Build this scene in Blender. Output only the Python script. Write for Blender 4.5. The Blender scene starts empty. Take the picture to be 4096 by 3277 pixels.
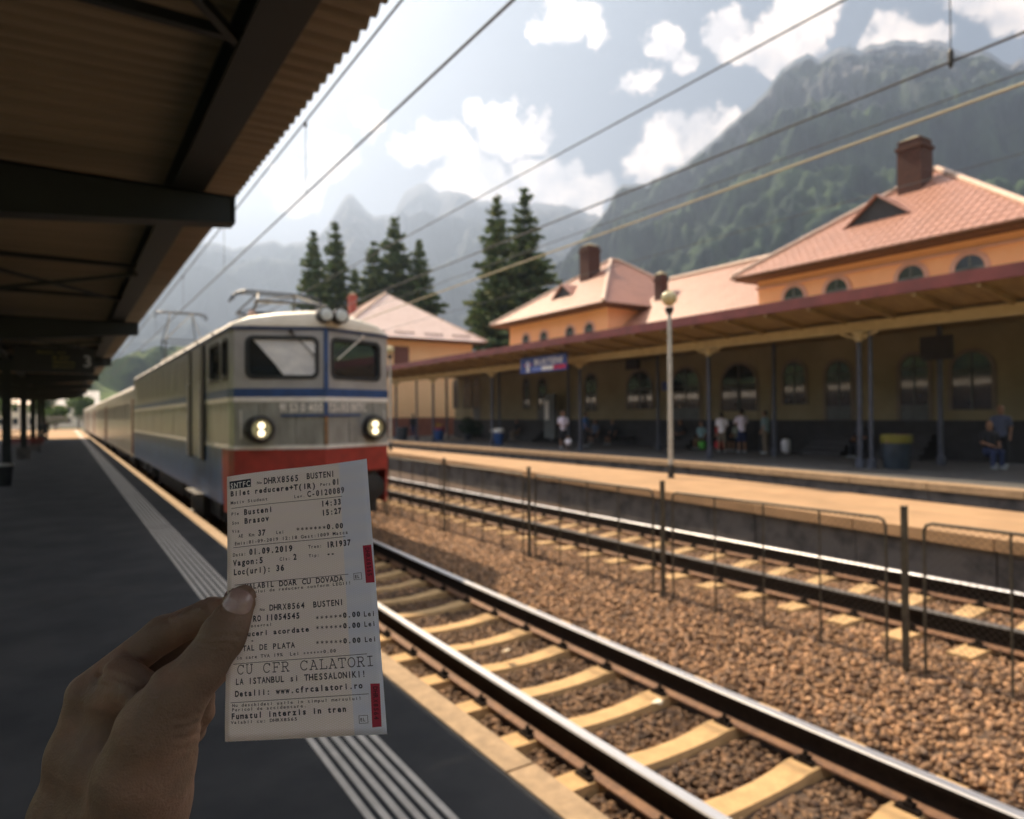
import bpy, math, random
import numpy as np
from mathutils import Vector, Matrix, noise as mn
random.seed(7); rng=np.random.default_rng(7)
R=math.radians
S=bpy.context.scene; COL=S.collection
# ------------------------------------------------------------------ camera
FPX=2731.0; CZ=1.85
th=math.atan((2048-262)/FPX); ph=math.atan(22/FPX); ro=R(0.45)
Fv=Vector((math.sin(th)*math.cos(ph),math.cos(th)*math.cos(ph),math.sin(ph)))
R0=Vector((math.cos(th),-math.sin(th),0)); U0=R0.cross(Fv)
Rv=R0*math.cos(ro)-U0*math.sin(ro); Uv=U0*math.cos(ro)+R0*math.sin(ro)
cd=bpy.data.cameras.new('camera'); cam=bpy.data.objects.new('camera',cd); COL.objects.link(cam); S.camera=cam
M=Matrix((Rv,Uv,-Fv)).transposed().to_4x4(); M.translation=Vector((0,0,CZ)); cam.matrix_world=M
cd.sensor_width=36; cd.lens=FPX/4096*36; cd.clip_start=.05; cd.clip_end=30000
cd.dof.use_dof=True; cd.dof.focus_distance=.347; cd.dof.aperture_fstop=10.5
def camp(x,y,z): return Vector((0,0,CZ))+Rv*x+Uv*y+Fv*z       # a point given in metres right, up and ahead of the eye
def dirpx(px,py):                                              # direction of a sky feature
    return (Fv+Rv*((px*1.9-2048)/FPX)+Uv*((1638.5-py*1.9)/FPX)).normalized()
# ------------------------------------------------------------------ light
SUN_EL=R(48); SUN_AZ=R(-5)     # azimuth from the track direction (+y), negative = to the left
sunv=Vector((math.sin(SUN_AZ)*math.cos(SUN_EL),math.cos(SUN_AZ)*math.cos(SUN_EL),math.sin(SUN_EL)))
W=bpy.data.worlds.new('World'); S.world=W; W.use_nodes=True
nt=W.node_tree; N=nt.nodes; Lk=nt.links; N.clear()
def nd(t,**k):
    n=N.new(t)
    for a,b in k.items(): setattr(n,a,b)
    return n
def mth(op,a,b=None,clamp=False):
    n=nd('ShaderNodeMath',operation=op,use_clamp=clamp)
    for i,v in enumerate((a,b)):
        if v is None: continue
        if isinstance(v,(int,float)): n.inputs[i].default_value=v
        else: Lk.new(v,n.inputs[i])
    return n.outputs[0]
def mixc(f,a,b,mode='MIX'):
    n=nd('ShaderNodeMix',data_type='RGBA',blend_type=mode)
    for i,v in ((0,f),(6,a),(7,b)):
        if isinstance(v,(int,float)): n.inputs[i].default_value=v
        elif isinstance(v,tuple): n.inputs[i].default_value=(*v,1)
        else: Lk.new(v,n.inputs[i])
    return n.outputs[2]
sky=nd('ShaderNodeTexSky',sky_type='NISHITA'); sky.sun_disc=False; sky.sun_elevation=SUN_EL; sky.sun_rotation=SUN_AZ
sky.air_density=1.2; sky.dust_density=2.5; sky.altitude=900
tc=nd('ShaderNodeTexCoord'); dirv=tc.outputs['Generated']
def dotv(v,vec,name=None):
    n=nd('ShaderNodeVectorMath',operation='DOT_PRODUCT'); Lk.new(v,n.inputs[0]); n.inputs[1].default_value=vec; return n.outputs['Value']
skyc=mixc(.94,sky.outputs[0],(.42,.55,.70))                 # grey summer haze over the blue
sd=mth('MAXIMUM',dotv(dirv,sunv),0.0)
sepz=nd('ShaderNodeSeparateXYZ'); Lk.new(dirv,sepz.inputs[0]); dz=sepz.outputs[2]
glow=mth('POWER',sd,9.0); glow=mth('MULTIPLY',glow,1.1)
azg=mth('MAXIMUM',dotv(dirv,Vector((math.sin(R(2)),math.cos(R(2)),0))),0.0); azg=mth('POWER',azg,4.0)
hor=mth('SUBTRACT',1.0,mth('ABSOLUTE',dz)); hor=mth('POWER',hor,2.0)
g2=mth('MULTIPLY',azg,hor)
gl=mth('ADD',glow,mth('MULTIPLY',g2,1.7))
glc=nd('ShaderNodeVectorMath',operation='SCALE'); glc.inputs[0].default_value=(1.0,.70,.42); Lk.new(gl,glc.inputs['Scale'])
skyc=mixc(1.0,skyc,glc.outputs[0],'ADD')
# broad veils of thin cloud
nz=nd('ShaderNodeTexNoise'); nz.inputs['Scale'].default_value=2.3; nz.inputs['Detail'].default_value=5; Lk.new(dirv,nz.inputs['Vector'])
veil=nd('ShaderNodeMapRange'); Lk.new(nz.outputs[0],veil.inputs[0]); veil.inputs[1].default_value=.45; veil.inputs[2].default_value=.75; veil.inputs[4].default_value=.28
skyc=mixc(veil.outputs[0],skyc,(2.6,2.35,2.15))
# cumulus: clumps of puffs with noisy edges
nw=nd('ShaderNodeTexNoise'); nw.inputs['Scale'].default_value=11; nw.inputs['Detail'].default_value=8; nw.inputs['Roughness'].default_value=.66; Lk.new(dirv,nw.inputs['Vector'])
sub=nd('ShaderNodeVectorMath',operation='SUBTRACT'); Lk.new(nw.outputs['Color'],sub.inputs[0]); sub.inputs[1].default_value=(.5,.5,.5)
scv=nd('ShaderNodeVectorMath',operation='SCALE'); Lk.new(sub.outputs[0],scv.inputs[0]); scv.inputs['Scale'].default_value=.085
addv=nd('ShaderNodeVectorMath',operation='ADD'); Lk.new(dirv,addv.inputs[0]); Lk.new(scv.outputs[0],addv.inputs[1])
nrm=nd('ShaderNodeVectorMath',operation='NORMALIZE'); Lk.new(addv.outputs[0],nrm.inputs[0])
PUFF=[(1180,45,42),(1215,62,38),(1250,88,28),(1135,50,20),(1395,85,34),(1530,72,36),(1560,98,40),(1605,95,32),(1640,70,48),(1690,40,62),(1655,108,36),(1705,5,52),(1725,60,30),
(1345,175,36),(1375,160,22),(1440,140,26),(1460,150,20),(1870,70,36),(1840,88,26),(1905,68,30),(1960,78,28),(2050,0,46),(2115,12,42),(2150,34,26),
(1060,265,55),(1108,270,50),(1080,300,40),(1130,300,26),(905,300,52),(960,305,48),(865,310,36),(1370,322,50),(1422,305,55),(1472,288,50),(1520,268,34),(1547,238,18),(1362,365,38),
(1030,385,55),(1090,395,58),(1150,402,55),(1210,405,50),(1268,398,36),(965,402,55),(1235,440,45),(990,225,22),(1085,200,16),(700,330,60),(620,400,70),(780,250,40)]
cl=None; base=None
for i,(a,b,r_) in enumerate(PUFF):
    rr=r_/1437*(1.0 if i<46 else .8)*.97
    d_=dotv(nrm.outputs[0],dirpx(a,b))
    m=nd('ShaderNodeMapRange'); m.clamp=True; Lk.new(d_,m.inputs[0]); m.inputs[1].default_value=math.cos(rr*1.45); m.inputs[2].default_value=math.cos(rr*.35); 
    cl=m.outputs[0] if cl is None else mth('MAXIMUM',cl,m.outputs[0])
ne=nd('ShaderNodeTexNoise'); ne.inputs['Scale'].default_value=24; ne.inputs['Detail'].default_value=8; ne.inputs['Roughness'].default_value=.6; Lk.new(dirv,ne.inputs['Vector'])
fld=mth('ADD',cl,mth('MULTIPLY',mth('SUBTRACT',ne.outputs[0],.5),2.1)); me_=nd('ShaderNodeMapRange'); me_.interpolation_type='SMOOTHSTEP'; Lk.new(fld,me_.inputs[0]); me_.inputs[1].default_value=.38; me_.inputs[2].default_value=.86; cl=me_.outputs[0]
# unseen cumulus over the rest of the sky, made denser for ambient light
nc=nd('ShaderNodeTexNoise'); nc.inputs['Scale'].default_value=5.5; nc.inputs['Detail'].default_value=7; Lk.new(dirv,nc.inputs['Vector'])
mc=nd('ShaderNodeMapRange'); Lk.new(nc.outputs[0],mc.inputs[0]); mc.inputs[1].default_value=.50; mc.inputs[2].default_value=.60
away=nd('ShaderNodeMapRange'); Lk.new(dotv(dirv,dirpx(1300,250)),away.inputs[0]); away.inputs[1].default_value=.78; away.inputs[2].default_value=.70
clf=mth('MULTIPLY',mc.outputs[0],away.outputs[0])
n3=nd('ShaderNodeTexNoise'); n3.inputs['Scale'].default_value=22; n3.inputs['Detail'].default_value=5; Lk.new(dirv,n3.inputs['Vector'])
shade=nd('ShaderNodeMapRange'); Lk.new(n3.outputs[0],shade.inputs[0]); shade.inputs[1].default_value=.38; shade.inputs[2].default_value=.62
cc=mixc(shade.outputs[0],(4.3,3.8,3.5),(8.8,7.2,5.9))
fin=mixc(mth('MULTIPLY',cl,.96),skyc,cc)
fin=mixc(mth('MULTIPLY',clf,.95),fin,(16.5,15.6,14.6))   # unseen clouds brightened to light the ticket, hand and locomotive front
bg=nd('ShaderNodeBackground'); Lk.new(fin,bg.inputs[0]); bg.inputs[1].default_value=.12
wo=nd('ShaderNodeOutputWorld'); Lk.new(bg.outputs[0],wo.inputs[0])
sl=bpy.data.lights.new('sun','SUN'); sun=bpy.data.objects.new('sun',sl); COL.objects.link(sun)
sl.energy=5.0; sl.angle=R(.6); sl.color=(1.0,.80,.56); sun.rotation_euler=sunv.to_track_quat('Z','Y').to_euler()
S.view_settings.view_transform='Standard'; S.view_settings.look='None'; S.view_settings.exposure=1.4; S.view_settings.gamma=1
S.render.engine='CYCLES'
# ------------------------------------------------------------------ materials
def mat(name,c1,c2=None,sc=4,rough=.7,metal=0,bump=0,bs=None,det=5,spec=.5,stretch=None,lo=.35,hi=.65,trans=None,emit=None):
    m=bpy.data.materials.new(name); m.use_nodes=True; t=m.node_tree; P=t.nodes['Principled BSDF']
    P.inputs['Roughness'].default_value=rough; P.inputs['Metallic'].default_value=metal; P.inputs['Specular IOR Level'].default_value=spec
    P.inputs['Base Color'].default_value=(*c1,1)
    co=t.nodes.new('ShaderNodeTexCoord'); src=co.outputs['Object']
    if stretch:
        mp=t.nodes.new('ShaderNodeMapping'); mp.inputs['Scale'].default_value=stretch; t.links.new(src,mp.inputs[0]); src=mp.outputs[0]
    if c2:
        n=t.nodes.new('ShaderNodeTexNoise'); n.inputs['Scale'].default_value=sc; n.inputs['Detail'].default_value=det; n.inputs['Roughness'].default_value=.6
        t.links.new(src,n.inputs['Vector'])
        r=t.nodes.new('ShaderNodeMapRange'); r.inputs[1].default_value=lo; r.inputs[2].default_value=hi; t.links.new(n.outputs[0],r.inputs[0])
        x=t.nodes.new('ShaderNodeMix'); x.data_type='RGBA'; x.inputs[6].default_value=(*c1,1); x.inputs[7].default_value=(*c2,1)
        t.links.new(r.outputs[0],x.inputs[0]); t.links.new(x.outputs[2],P.inputs['Base Color'])
    if bump:
        n=t.nodes.new('ShaderNodeTexNoise'); n.inputs['Scale'].default_value=bs or sc*6; n.inputs['Detail'].default_value=6; t.links.new(src,n.inputs['Vector'])
        b=t.nodes.new('ShaderNodeBump'); b.inputs['Strength'].default_value=bump; b.inputs['Distance'].default_value=.02; t.links.new(n.outputs[0],b.inputs['Height']); t.links.new(b.outputs[0],P.inputs['Normal'])
    if emit:
        P.inputs['Emission Color'].default_value=(*emit[0],1); P.inputs['Emission Strength'].default_value=emit[1]
    return m
# ------------------------------------------------------------------ mesh helpers
class MB:
    def __init__(s): s.v=[]; s.f=[]; s.m=[]
    def add(s,vs,fs,mi=0):
        b=len(s.v); s.v+= [tuple(v) for v in vs]; s.f+=[tuple(i+b for i in f) for f in fs]; s.m+=[mi]*len(fs); return s
    def box(s,x0,x1,y0,y1,z0,z1,mi=0):
        if x0>x1:x0,x1=x1,x0
        if y0>y1:y0,y1=y1,y0
        if z0>z1:z0,z1=z1,z0
        return s.add([(x0,y0,z0),(x1,y0,z0),(x1,y1,z0),(x0,y1,z0),(x0,y0,z1),(x1,y0,z1),(x1,y1,z1),(x0,y1,z1)],
        [(0,3,2,1),(4,5,6,7),(0,1,5,4),(1,2,6,5),(2,3,7,6),(3,0,4,7)],mi)
    def bar(s,a,b,w,h=None,up=(0,0,1),mi=0):
        a=Vector(a); b=Vector(b); h=h or w; d=(b-a).normalized(); u=Vector(up)
        if abs(d.dot(u))>.98: u=Vector((1,0,0))
        x=d.cross(u).normalized()*w/2; z=x.cross(d).normalized()*h/2
        vs=[a-x-z,a+x-z,a+x+z,a-x+z,b-x-z,b+x-z,b+x+z,b-x+z]
        return s.add(vs,[(0,3,2,1),(4,5,6,7),(0,1,5,4),(1,2,6,5),(2,3,7,6),(3,0,4,7)][::1],mi)
    def tube(s,pts,r,n=8,mi=0,cap=True):
        pts=[Vector(p) for p in pts]; rs=r if isinstance(r,(list,tuple)) else [r]*len(pts)
        vs=[];fs=[]; pu=None
        for i,p in enumerate(pts):
            d=(pts[min(i+1,len(pts)-1)]-pts[max(i-1,0)]).normalized()
            u=Vector((0,0,1)) if abs(d.z)<.95 else Vector((1,0,0))
            if pu is not None: u=pu
            x=d.cross(u).normalized(); z=x.cross(d).normalized(); pu=z
            for k in range(n):
                a=2*math.pi*k/n; vs.append(p+x*math.cos(a)*rs[i]+z*math.sin(a)*rs[i])
        for i in range(len(pts)-1):
            for k in range(n):
                fs.append((i*n+k,i*n+(k+1)%n,(i+1)*n+(k+1)%n,(i+1)*n+k))
        if cap: fs.append(tuple(range(n))[::-1]); fs.append(tuple((len(pts)-1)*n+k for k in range(n)))
        return s.add(vs,fs,mi)
    def lathe(s,c,prof,n=20,axis='z',mi=0):
        c=Vector(c); vs=[];fs=[]
        for r,h in prof:
            for k in range(n):
                a=2*math.pi*k/n; x=math.cos(a)*r; y=math.sin(a)*r
                vs.append(c+(Vector((x,y,h)) if axis=='z' else Vector((x,h,y)) if axis=='y' else Vector((h,x,y))))
        for i in range(len(prof)-1):
            for k in range(n): fs.append((i*n+k,i*n+(k+1)%n,(i+1)*n+(k+1)%n,(i+1)*n+k))
        fs.append(tuple(range(n))[::-1]); fs.append(tuple((len(prof)-1)*n+k for k in range(n)))
        return s.add(vs,fs,mi)
    def extr(s,prof,path,closed=True,mi=0):       # prof (x,z) swept along path of (dx,y,dz)
        n=len(prof); vs=[];fs=[]
        for (dx,y,dz_) in path:
            for (x,z) in prof: vs.append((x+dx,y,z+dz_))
        for i in range(len(path)-1):
            for k in range(n if closed else n-1):
                fs.append((i*n+k,(i+1)*n+k,(i+1)*n+(k+1)%n,i*n+(k+1)%n))
        if closed: fs.append(tuple(range(n))); fs.append(tuple((len(path)-1)*n+k for k in range(n))[::-1])
        return s.add(vs,fs,mi)
    def poly(s,pts,mi=0): return s.add(pts,[tuple(range(len(pts)))],mi)
    def prism(s,pts,off,mi=0):
        n=len(pts); off=Vector(off); a=[Vector(p) for p in pts]; b=[p+off for p in a]
        return s.add(a+b,[tuple(range(n))[::-1],tuple(range(n,2*n))]+[(k,(k+1)%n,n+(k+1)%n,n+k) for k in range(n)],mi)
    def mesh(s,name,mats,smooth=False):
        me=bpy.data.meshes.new(name); me.from_pydata(s.v,[],s.f)
        for m in (mats if isinstance(mats,(list,tuple)) else [mats]): me.materials.append(m)
        if any(s.m): me.polygons.foreach_set('material_index',s.m)
        if smooth: me.polygons.foreach_set('use_smooth',[True]*len(me.polygons))
        bmfix(me); return me
    def build(s,name,mats,parent=None,smooth=False,fix=True,auto=False):
        me=s.mesh(name,mats,smooth)
        if auto: me.polygons.foreach_set('use_smooth',[True]*len(me.polygons)); me.set_sharp_from_angle(angle=R(35))
        return link(name,me,parent)
import bmesh
def bmfix(me):
    bm=bmesh.new(); bm.from_mesh(me); bmesh.ops.recalc_face_normals(bm,faces=bm.faces); bm.to_mesh(me); bm.free()
def link(name,me,parent=None,loc=None):
    o=bpy.data.objects.new(name,me); COL.objects.link(o)
    if parent is not None: o.parent=parent
    if loc is not None: o.location=loc
    return o
def tag(o,label=None,cat=None,group=None,kind=None):
    if label: o['label']=label
    if cat: o['category']=cat
    if group: o['group']=group
    if kind: o['kind']=kind
    return o
def thing(name,label,cat,loc=(0,0,0),group=None,rz=0):
    o=bpy.data.objects.new(name,None); COL.objects.link(o); o.location=loc; o.rotation_euler=(0,0,rz); o.empty_display_size=.2
    return tag(o,label,cat,group)
def dup(root,loc,label=None,rz=None,group=None):
    def cp(o,par):
        c=o.copy(); COL.objects.link(c); c.parent=par
        for k in list(o.children): cp(k,c)
        return c
    r=cp(root,None); r.location=loc
    if rz is not None: r.rotation_euler=(0,0,rz)
    if label: r['label']=label
    if group: r['group']=group
    return r
def raw(name,v,f,mats,parent=None,smooth=False):
    v=np.asarray(v,dtype=np.float32); f=np.asarray(f,dtype=np.int32); k=f.shape[1]
    me=bpy.data.meshes.new(name); me.vertices.add(len(v)); me.vertices.foreach_set('co',v.ravel())
    me.loops.add(f.size); me.loops.foreach_set('vertex_index',f.ravel())
    me.polygons.add(len(f)); me.polygons.foreach_set('loop_start',np.arange(len(f),dtype=np.int32)*k)
    me.update(calc_edges=True); me.validate()
    if smooth: me.polygons.foreach_set('use_smooth',np.ones(len(f),dtype=bool))
    for m in (mats if isinstance(mats,(list,tuple)) else [mats]): me.materials.append(m)
    return link(name,me,parent)
# signed-distance modelling for bodies (one continuous surface per figure)
def surfnet(F,org,h):
    neg=F<0; nx,ny,nz=F.shape
    s=neg[:-1,:-1,:-1]; acc=np.zeros(s.shape+(3,)); cnt=np.zeros(s.shape)
    C=[(i,j,k) for i in(0,1) for j in(0,1) for k in(0,1)]
    g=lambda c:F[c[0]:nx-1+c[0],c[1]:ny-1+c[1],c[2]:nz-1+c[2]]
    for a in C:
        for ax in range(3):
            if a[ax]==0:
                b=list(a); b[ax]=1; fa=g(a); fb=g(tuple(b)); m=(fa<0)!=(fb<0)
                t=np.where(m,fa/np.where(m,fa-fb,1),0)
                for q in range(3):
                    acc[...,q]+=np.where(m,a[q]+(t if q==ax else 0),0)
                cnt+=m
    idx=-np.ones(s.shape,dtype=np.int64); mk=cnt>0; idx[mk]=np.arange(mk.sum())
    ii=np.argwhere(mk); V=(ii+acc[mk]/cnt[mk][:,None])*h+np.array(org)
    Q=[]
    for ax in range(3):
        o=[a for a in range(3) if a!=ax]
        sl0=[slice(1,-1)]*3; sl0[ax]=slice(0,-1); sl1=list(sl0); sl1[ax]=slice(1,None)
        fa=neg[tuple(sl0)]; fb=neg[tuple(sl1)]; m=fa!=fb
        p=np.argwhere(m); flip=fa[m]
        off=np.array([1,1,1]); off[ax]=0; p=p+off
        def at(da,db):
            q=p.copy(); q[:,o[0]]-=da; q[:,o[1]]-=db; return idx[q[:,0],q[:,1],q[:,2]]
        q=np.stack([at(0,0),at(1,0),at(1,1),at(0,1)],1)
        if ax==1: flip=~flip
        q[flip]=q[flip][:,::-1]; Q.append(q)
    Q=np.concatenate(Q); Q=Q[:,::-1]; Q=Q[(Q>=0).all(1)]
    return V,Q
def sdcap(P,a,b,ra,rb):
    a=np.array(a,float);b=np.array(b,float);ab=b-a; L=max((ab*ab).sum(),1e-12)
    t=np.clip(((P-a)@ab)/L,0,1); d=P-a-t[...,None]*ab
    return np.sqrt((d*d).sum(-1))-(ra+(rb-ra)*t)
def smin(a,b,k):
    h=np.clip(.5+.5*(b-a)/k,0,1); return b*(1-h)+a*h-k*h*(1-h)
def sdmesh(name,caps,k,h,mats,parent=None,extra=None,pad=.03):
    A=np.array([c[0] for c in caps]+[c[1] for c in caps]); rm=max(max(c[2],c[3]) for c in caps)
    lo=A.min(0)-rm-pad; hi=A.max(0)+rm+pad; n=np.ceil((hi-lo)/h).astype(int)+1
    G=np.stack(np.meshgrid(*[lo[i]+np.arange(n[i])*h for i in range(3)],indexing='ij'),-1)
    F=None
    for c in caps:
        d=sdcap(G,*c[:4]); F=d if F is None else smin(F,d,c[4] if len(c)>4 else k)
    if extra is not None: F=extra(G,F)
    V,Q=surfnet(F,lo,h); return raw(name,V,Q,mats,parent,True)
# ------------------------------------------------------------------ shared materials
asphalt=mat('asphalt',(.047,.046,.047),(.023,.024,.027),1.3,.85,bump=.25,bs=160,spec=.3)
asphalt2=mat('grey_asphalt',(.10,.098,.095),(.065,.064,.064),2,.85,bump=.2,bs=60)
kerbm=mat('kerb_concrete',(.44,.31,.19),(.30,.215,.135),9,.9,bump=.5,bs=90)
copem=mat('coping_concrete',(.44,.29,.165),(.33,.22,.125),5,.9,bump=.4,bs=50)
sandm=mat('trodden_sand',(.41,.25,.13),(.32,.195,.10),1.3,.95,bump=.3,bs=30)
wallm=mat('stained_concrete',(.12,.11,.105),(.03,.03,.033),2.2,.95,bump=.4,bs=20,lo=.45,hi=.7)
stripem=mat('guide_paint',(.60,.54,.48),(.47,.42,.37),7,.6,bump=.15,bs=120)
gravm=mat('gravel_bed',(.12,.072,.045),(.06,.04,.028),9,.95,bump=1,bs=40)
earth=mat('dry_earth',(.16,.13,.07),(.09,.10,.04),.05,.95)
conc=mat('sleeper_concrete',(.58,.37,.175),(.44,.28,.13),8,.9,bump=.35,bs=60,stretch=(1,1,1))
rust=mat('rusty_steel',(.022,.015,.011),(.014,.010,.008),20,.9,metal=0,spec=.15,bump=.3)
dull=mat('dull_rail_head',(.13,.12,.115),(.09,.08,.075),5,.6,metal=.3)
foot=mat('rail_foot_rust_sunlit',(.24,.12,.06),(.14,.07,.04),15,.7,bump=.3)  # rust brown lightened to paint the sunlit gleam along the foot
shine=mat('polished_rail_head',(.92,.90,.90),(.80,.77,.75),3,.40,metal=1,stretch=(30,1,30))
fencem=mat('fence_paint_worn',(.10,.085,.06),(.055,.045,.035),12,.6,metal=.3)
lampm=mat('lamp_pole_paint',(.50,.49,.44),(.36,.35,.32),6,.5,metal=.2)
# ------------------------------------------------------------------ ground and ballast
g=MB(); g.poly([(-4200,-4200,-1.0),(4200,-4200,-1.0),(4200,4200,-1.0),(-4200,4200,-1.0)]); tag(g.build('ground',earth),kind='structure')
PROF=[(2.08,-.86),(2.5,-.80),(2.9,-.85),(5.2,-.85),(5.5,-.75),(6.0,-.60),(6.4,-.52),(6.9,-.47),(7.2,-.50),(9.5,-.50),(9.95,-.47),(10.3,-.62),(13.0,-.62),(13.8,-.5),(17.0,-.5),(17.6,-.5)]
def gz(x): return float(np.interp(x,[p[0] for p in PROF],[p[1] for p in PROF]))
ys=np.concatenate([np.arange(-6,14,.12),np.arange(14,50,.5),np.arange(50,161,5)]); xs=np.concatenate([np.arange(2.08,10.3,.12),np.arange(10.3,17.7,.6)])
V=[];nx=len(xs)
for y in ys:
    for x in xs: V.append((x,y,gz(x)+.018*mn.noise(Vector((x*7,y*7,0)))+.025*mn.noise(Vector((x*1.3,y*1.3,3)))))
F=[(j*nx+i,j*nx+i+1,(j+1)*nx+i+1,(j+1)*nx+i) for j in range(len(ys)-1) for i in range(nx-1)]
tag(raw('ballast_bed',V,F,gravm,None,True),kind='structure')
# loose ballast stones (real geometry)
ico=[];ph_=(1+5**.5)/2
for a,b in((1,ph_),(1,-ph_),(-1,ph_),(-1,-ph_)): ico+= [(0,a,b),(a,b,0),(b,0,a)]
ico=np.array(ico)/np.linalg.norm(ico[0])
def hull_faces(P):
    import bmesh as B; bm=B.new()
    for p in P: bm.verts.new(p)
    B.ops.convex_hull(bm,input=bm.verts); bm.verts.index_update(); f=[[v.index for v in q.verts] for q in bm.faces]; v=[tuple(q.co) for q in bm.verts]; bm.free(); return np.array(v),np.array(f)
ih,ifc=hull_faces(np.array([(a,b,c) for a in(-.62,.62) for b in(-.62,.62) for c in(-.62,.62)]))
stonem=bpy.data.materials.new('ballast_stone'); stonem.use_nodes=True; t_=stonem.node_tree; P_=t_.nodes['Principled BSDF']; P_.inputs['Roughness'].default_value=.85
ge=t_.nodes.new('ShaderNodeNewGeometry'); cr=t_.nodes.new('ShaderNodeValToRGB'); e=cr.color_ramp.elements
e[0].position=0; e[0].color=(.10,.055,.035,1); e[1].position=1; e[1].color=(.48,.29,.155,1)
for p,c in((.35,(.21,.12,.062,1)),(.62,(.33,.185,.095,1)),(.82,(.15,.10,.07,1)),(.93,(.40,.22,.115,1))): q=e.new(p); q.color=c
t_.links.new(ge.outputs['Random Per Island'],cr.inputs[0])
nn=t_.nodes.new('ShaderNodeTexNoise'); nn.inputs['Scale'].default_value=60; mx=t_.nodes.new('ShaderNodeMix'); mx.data_type='RGBA'; mx.blend_type='MULTIPLY'; mx.inputs[0].default_value=.5
t_.links.new(cr.outputs[0],mx.inputs[6]); t_.links.new(nn.outputs[0],mx.inputs[7]); mx2=t_.nodes.new('ShaderNodeMix'); mx2.data_type='RGBA'; mx2.blend_type='ADD'; mx2.inputs[0].default_value=.35; t_.links.new(mx.outputs[2],mx2.inputs[6]); t_.links.new(cr.outputs[0],mx2.inputs[7]); t_.links.new(mx2.outputs[2],P_.inputs['Base Color'])
stonem2=stonem.copy(); stonem2.name='oily_ballast_stone'
for q in stonem2.node_tree.nodes:
    if q.type=='VALTORGB':
        for k in q.color_ramp.elements: k.color=tuple(c*.55 for c in k.color[:3])+(1,)
T1L,T1R,T2L,T2R=3.24,4.74,7.47,9.02
def bend1(y): return .0019*max(0,min(y,14)-2)**2
SP1=.755; S1=[4.62+SP1*k for k in range(-5,60)]
SP2=.62; S2=[.6+SP2*k for k in range(0,80)]
def stones(name,x0,x1,y0,y1,n,smin_,smax_,mask,lab):
    global stm
    c=np.stack([rng.uniform(x0,x1,n),rng.uniform(y0,y1,n)],1); keep=np.array([mask(a,b) for a,b in c]); c=c[keep]; n=len(c)
    z=np.array([gz(a) for a in c[:,0]])
    sz=rng.uniform(smin_,smax_,n)[:,None]*np.stack([rng.uniform(.7,1.3,n),rng.uniform(.7,1.3,n),rng.uniform(.55,.95,n)],1)
    A=rng.normal(size=(n,4)); A/=np.linalg.norm(A,axis=1)[:,None]; w,x,y,zq=A.T
    Rm=np.stack([1-2*(y*y+zq*zq),2*(x*y-zq*w),2*(x*zq+y*w),2*(x*y+zq*w),1-2*(x*x+zq*zq),2*(y*zq-x*w),2*(x*zq-y*w),2*(y*zq+x*w),1-2*(x*x+y*y)],1).reshape(n,3,3)
    jit=1+rng.uniform(-.45,.40,(n,len(ih)))
    v=ih[None]*jit[...,None]*sz[:,None,:]; v=np.einsum('nij,nkj->nki',Rm,v)
    v+=np.stack([c[:,0],c[:,1],z+rng.uniform(-.004,.028,n)],1)[:,None,:]
    f=(ifc[None]+(np.arange(n)*len(ih))[:,None,None]).reshape(-1,3)
    o=raw(name,v.reshape(-1,3),f,stm); tag(o,lab,'gravel',kind='stuff'); return o
def onsl(x,y):
    if 2.95<x<5.02+bend1(y):
        q=(y-S1[0])/SP1; d=abs(q-round(q))*SP1
        if d<.165 and rng.random()<.992: return False
    if 6.93<x<9.6:
        q=(y-S2[0])/SP2; d=abs(q-round(q))*SP2
        if d<.145 and rng.random()<.99: return False
    for r_ in (T1L,T1R): 
        if abs(x-r_-bend1(y))<.075: return False
    for r_ in (T2L,T2R):
        if abs(x-r_)<.07: return False
    return True
stm=stonem2; stones('ballast_stones',2.1,5.35,1.3,9.5,25000,.018,.038,onsl,'loose brown ballast stones in and beside the nearest track')
stm=stonem; stones('ballast_stones',5.35,10.0,2.0,14.5,52000,.018,.040,onsl,'loose brown ballast stones around the wire fence and the second track')
stones('ballast_stones',2.6,9.9,9.5,26,26000,.026,.048,onsl,'loose brown ballast stones farther along between the tracks')
# ------------------------------------------------------------------ near platform
pl=tag(MB().box(-5.6,1.90,-12,134,-1.0,0).build('platform',asphalt),kind='structure')
MB().box(-5.6,1.9,75.2,134,-.02,.004).build('sunlit_end',sandm,pl)  # pale slab paints the sunlight on the platform past the canopy
kb=MB().box(1.905,2.075,0,2.98,-.95,.004).mesh('kerb_stone',kerbm)
for k in range(48): link('kerb_stone',kb,pl,(0,-9+3*k,0))
for i in range(6):
    b=MB(); x0=1.15+i*.0635
    for k in range(26): b.box(x0,x0+.034,-9+k*5.5,-9+k*5.5+5.42,.0,.0045)
    b.build('guide_strip',stripem,pl)
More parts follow.
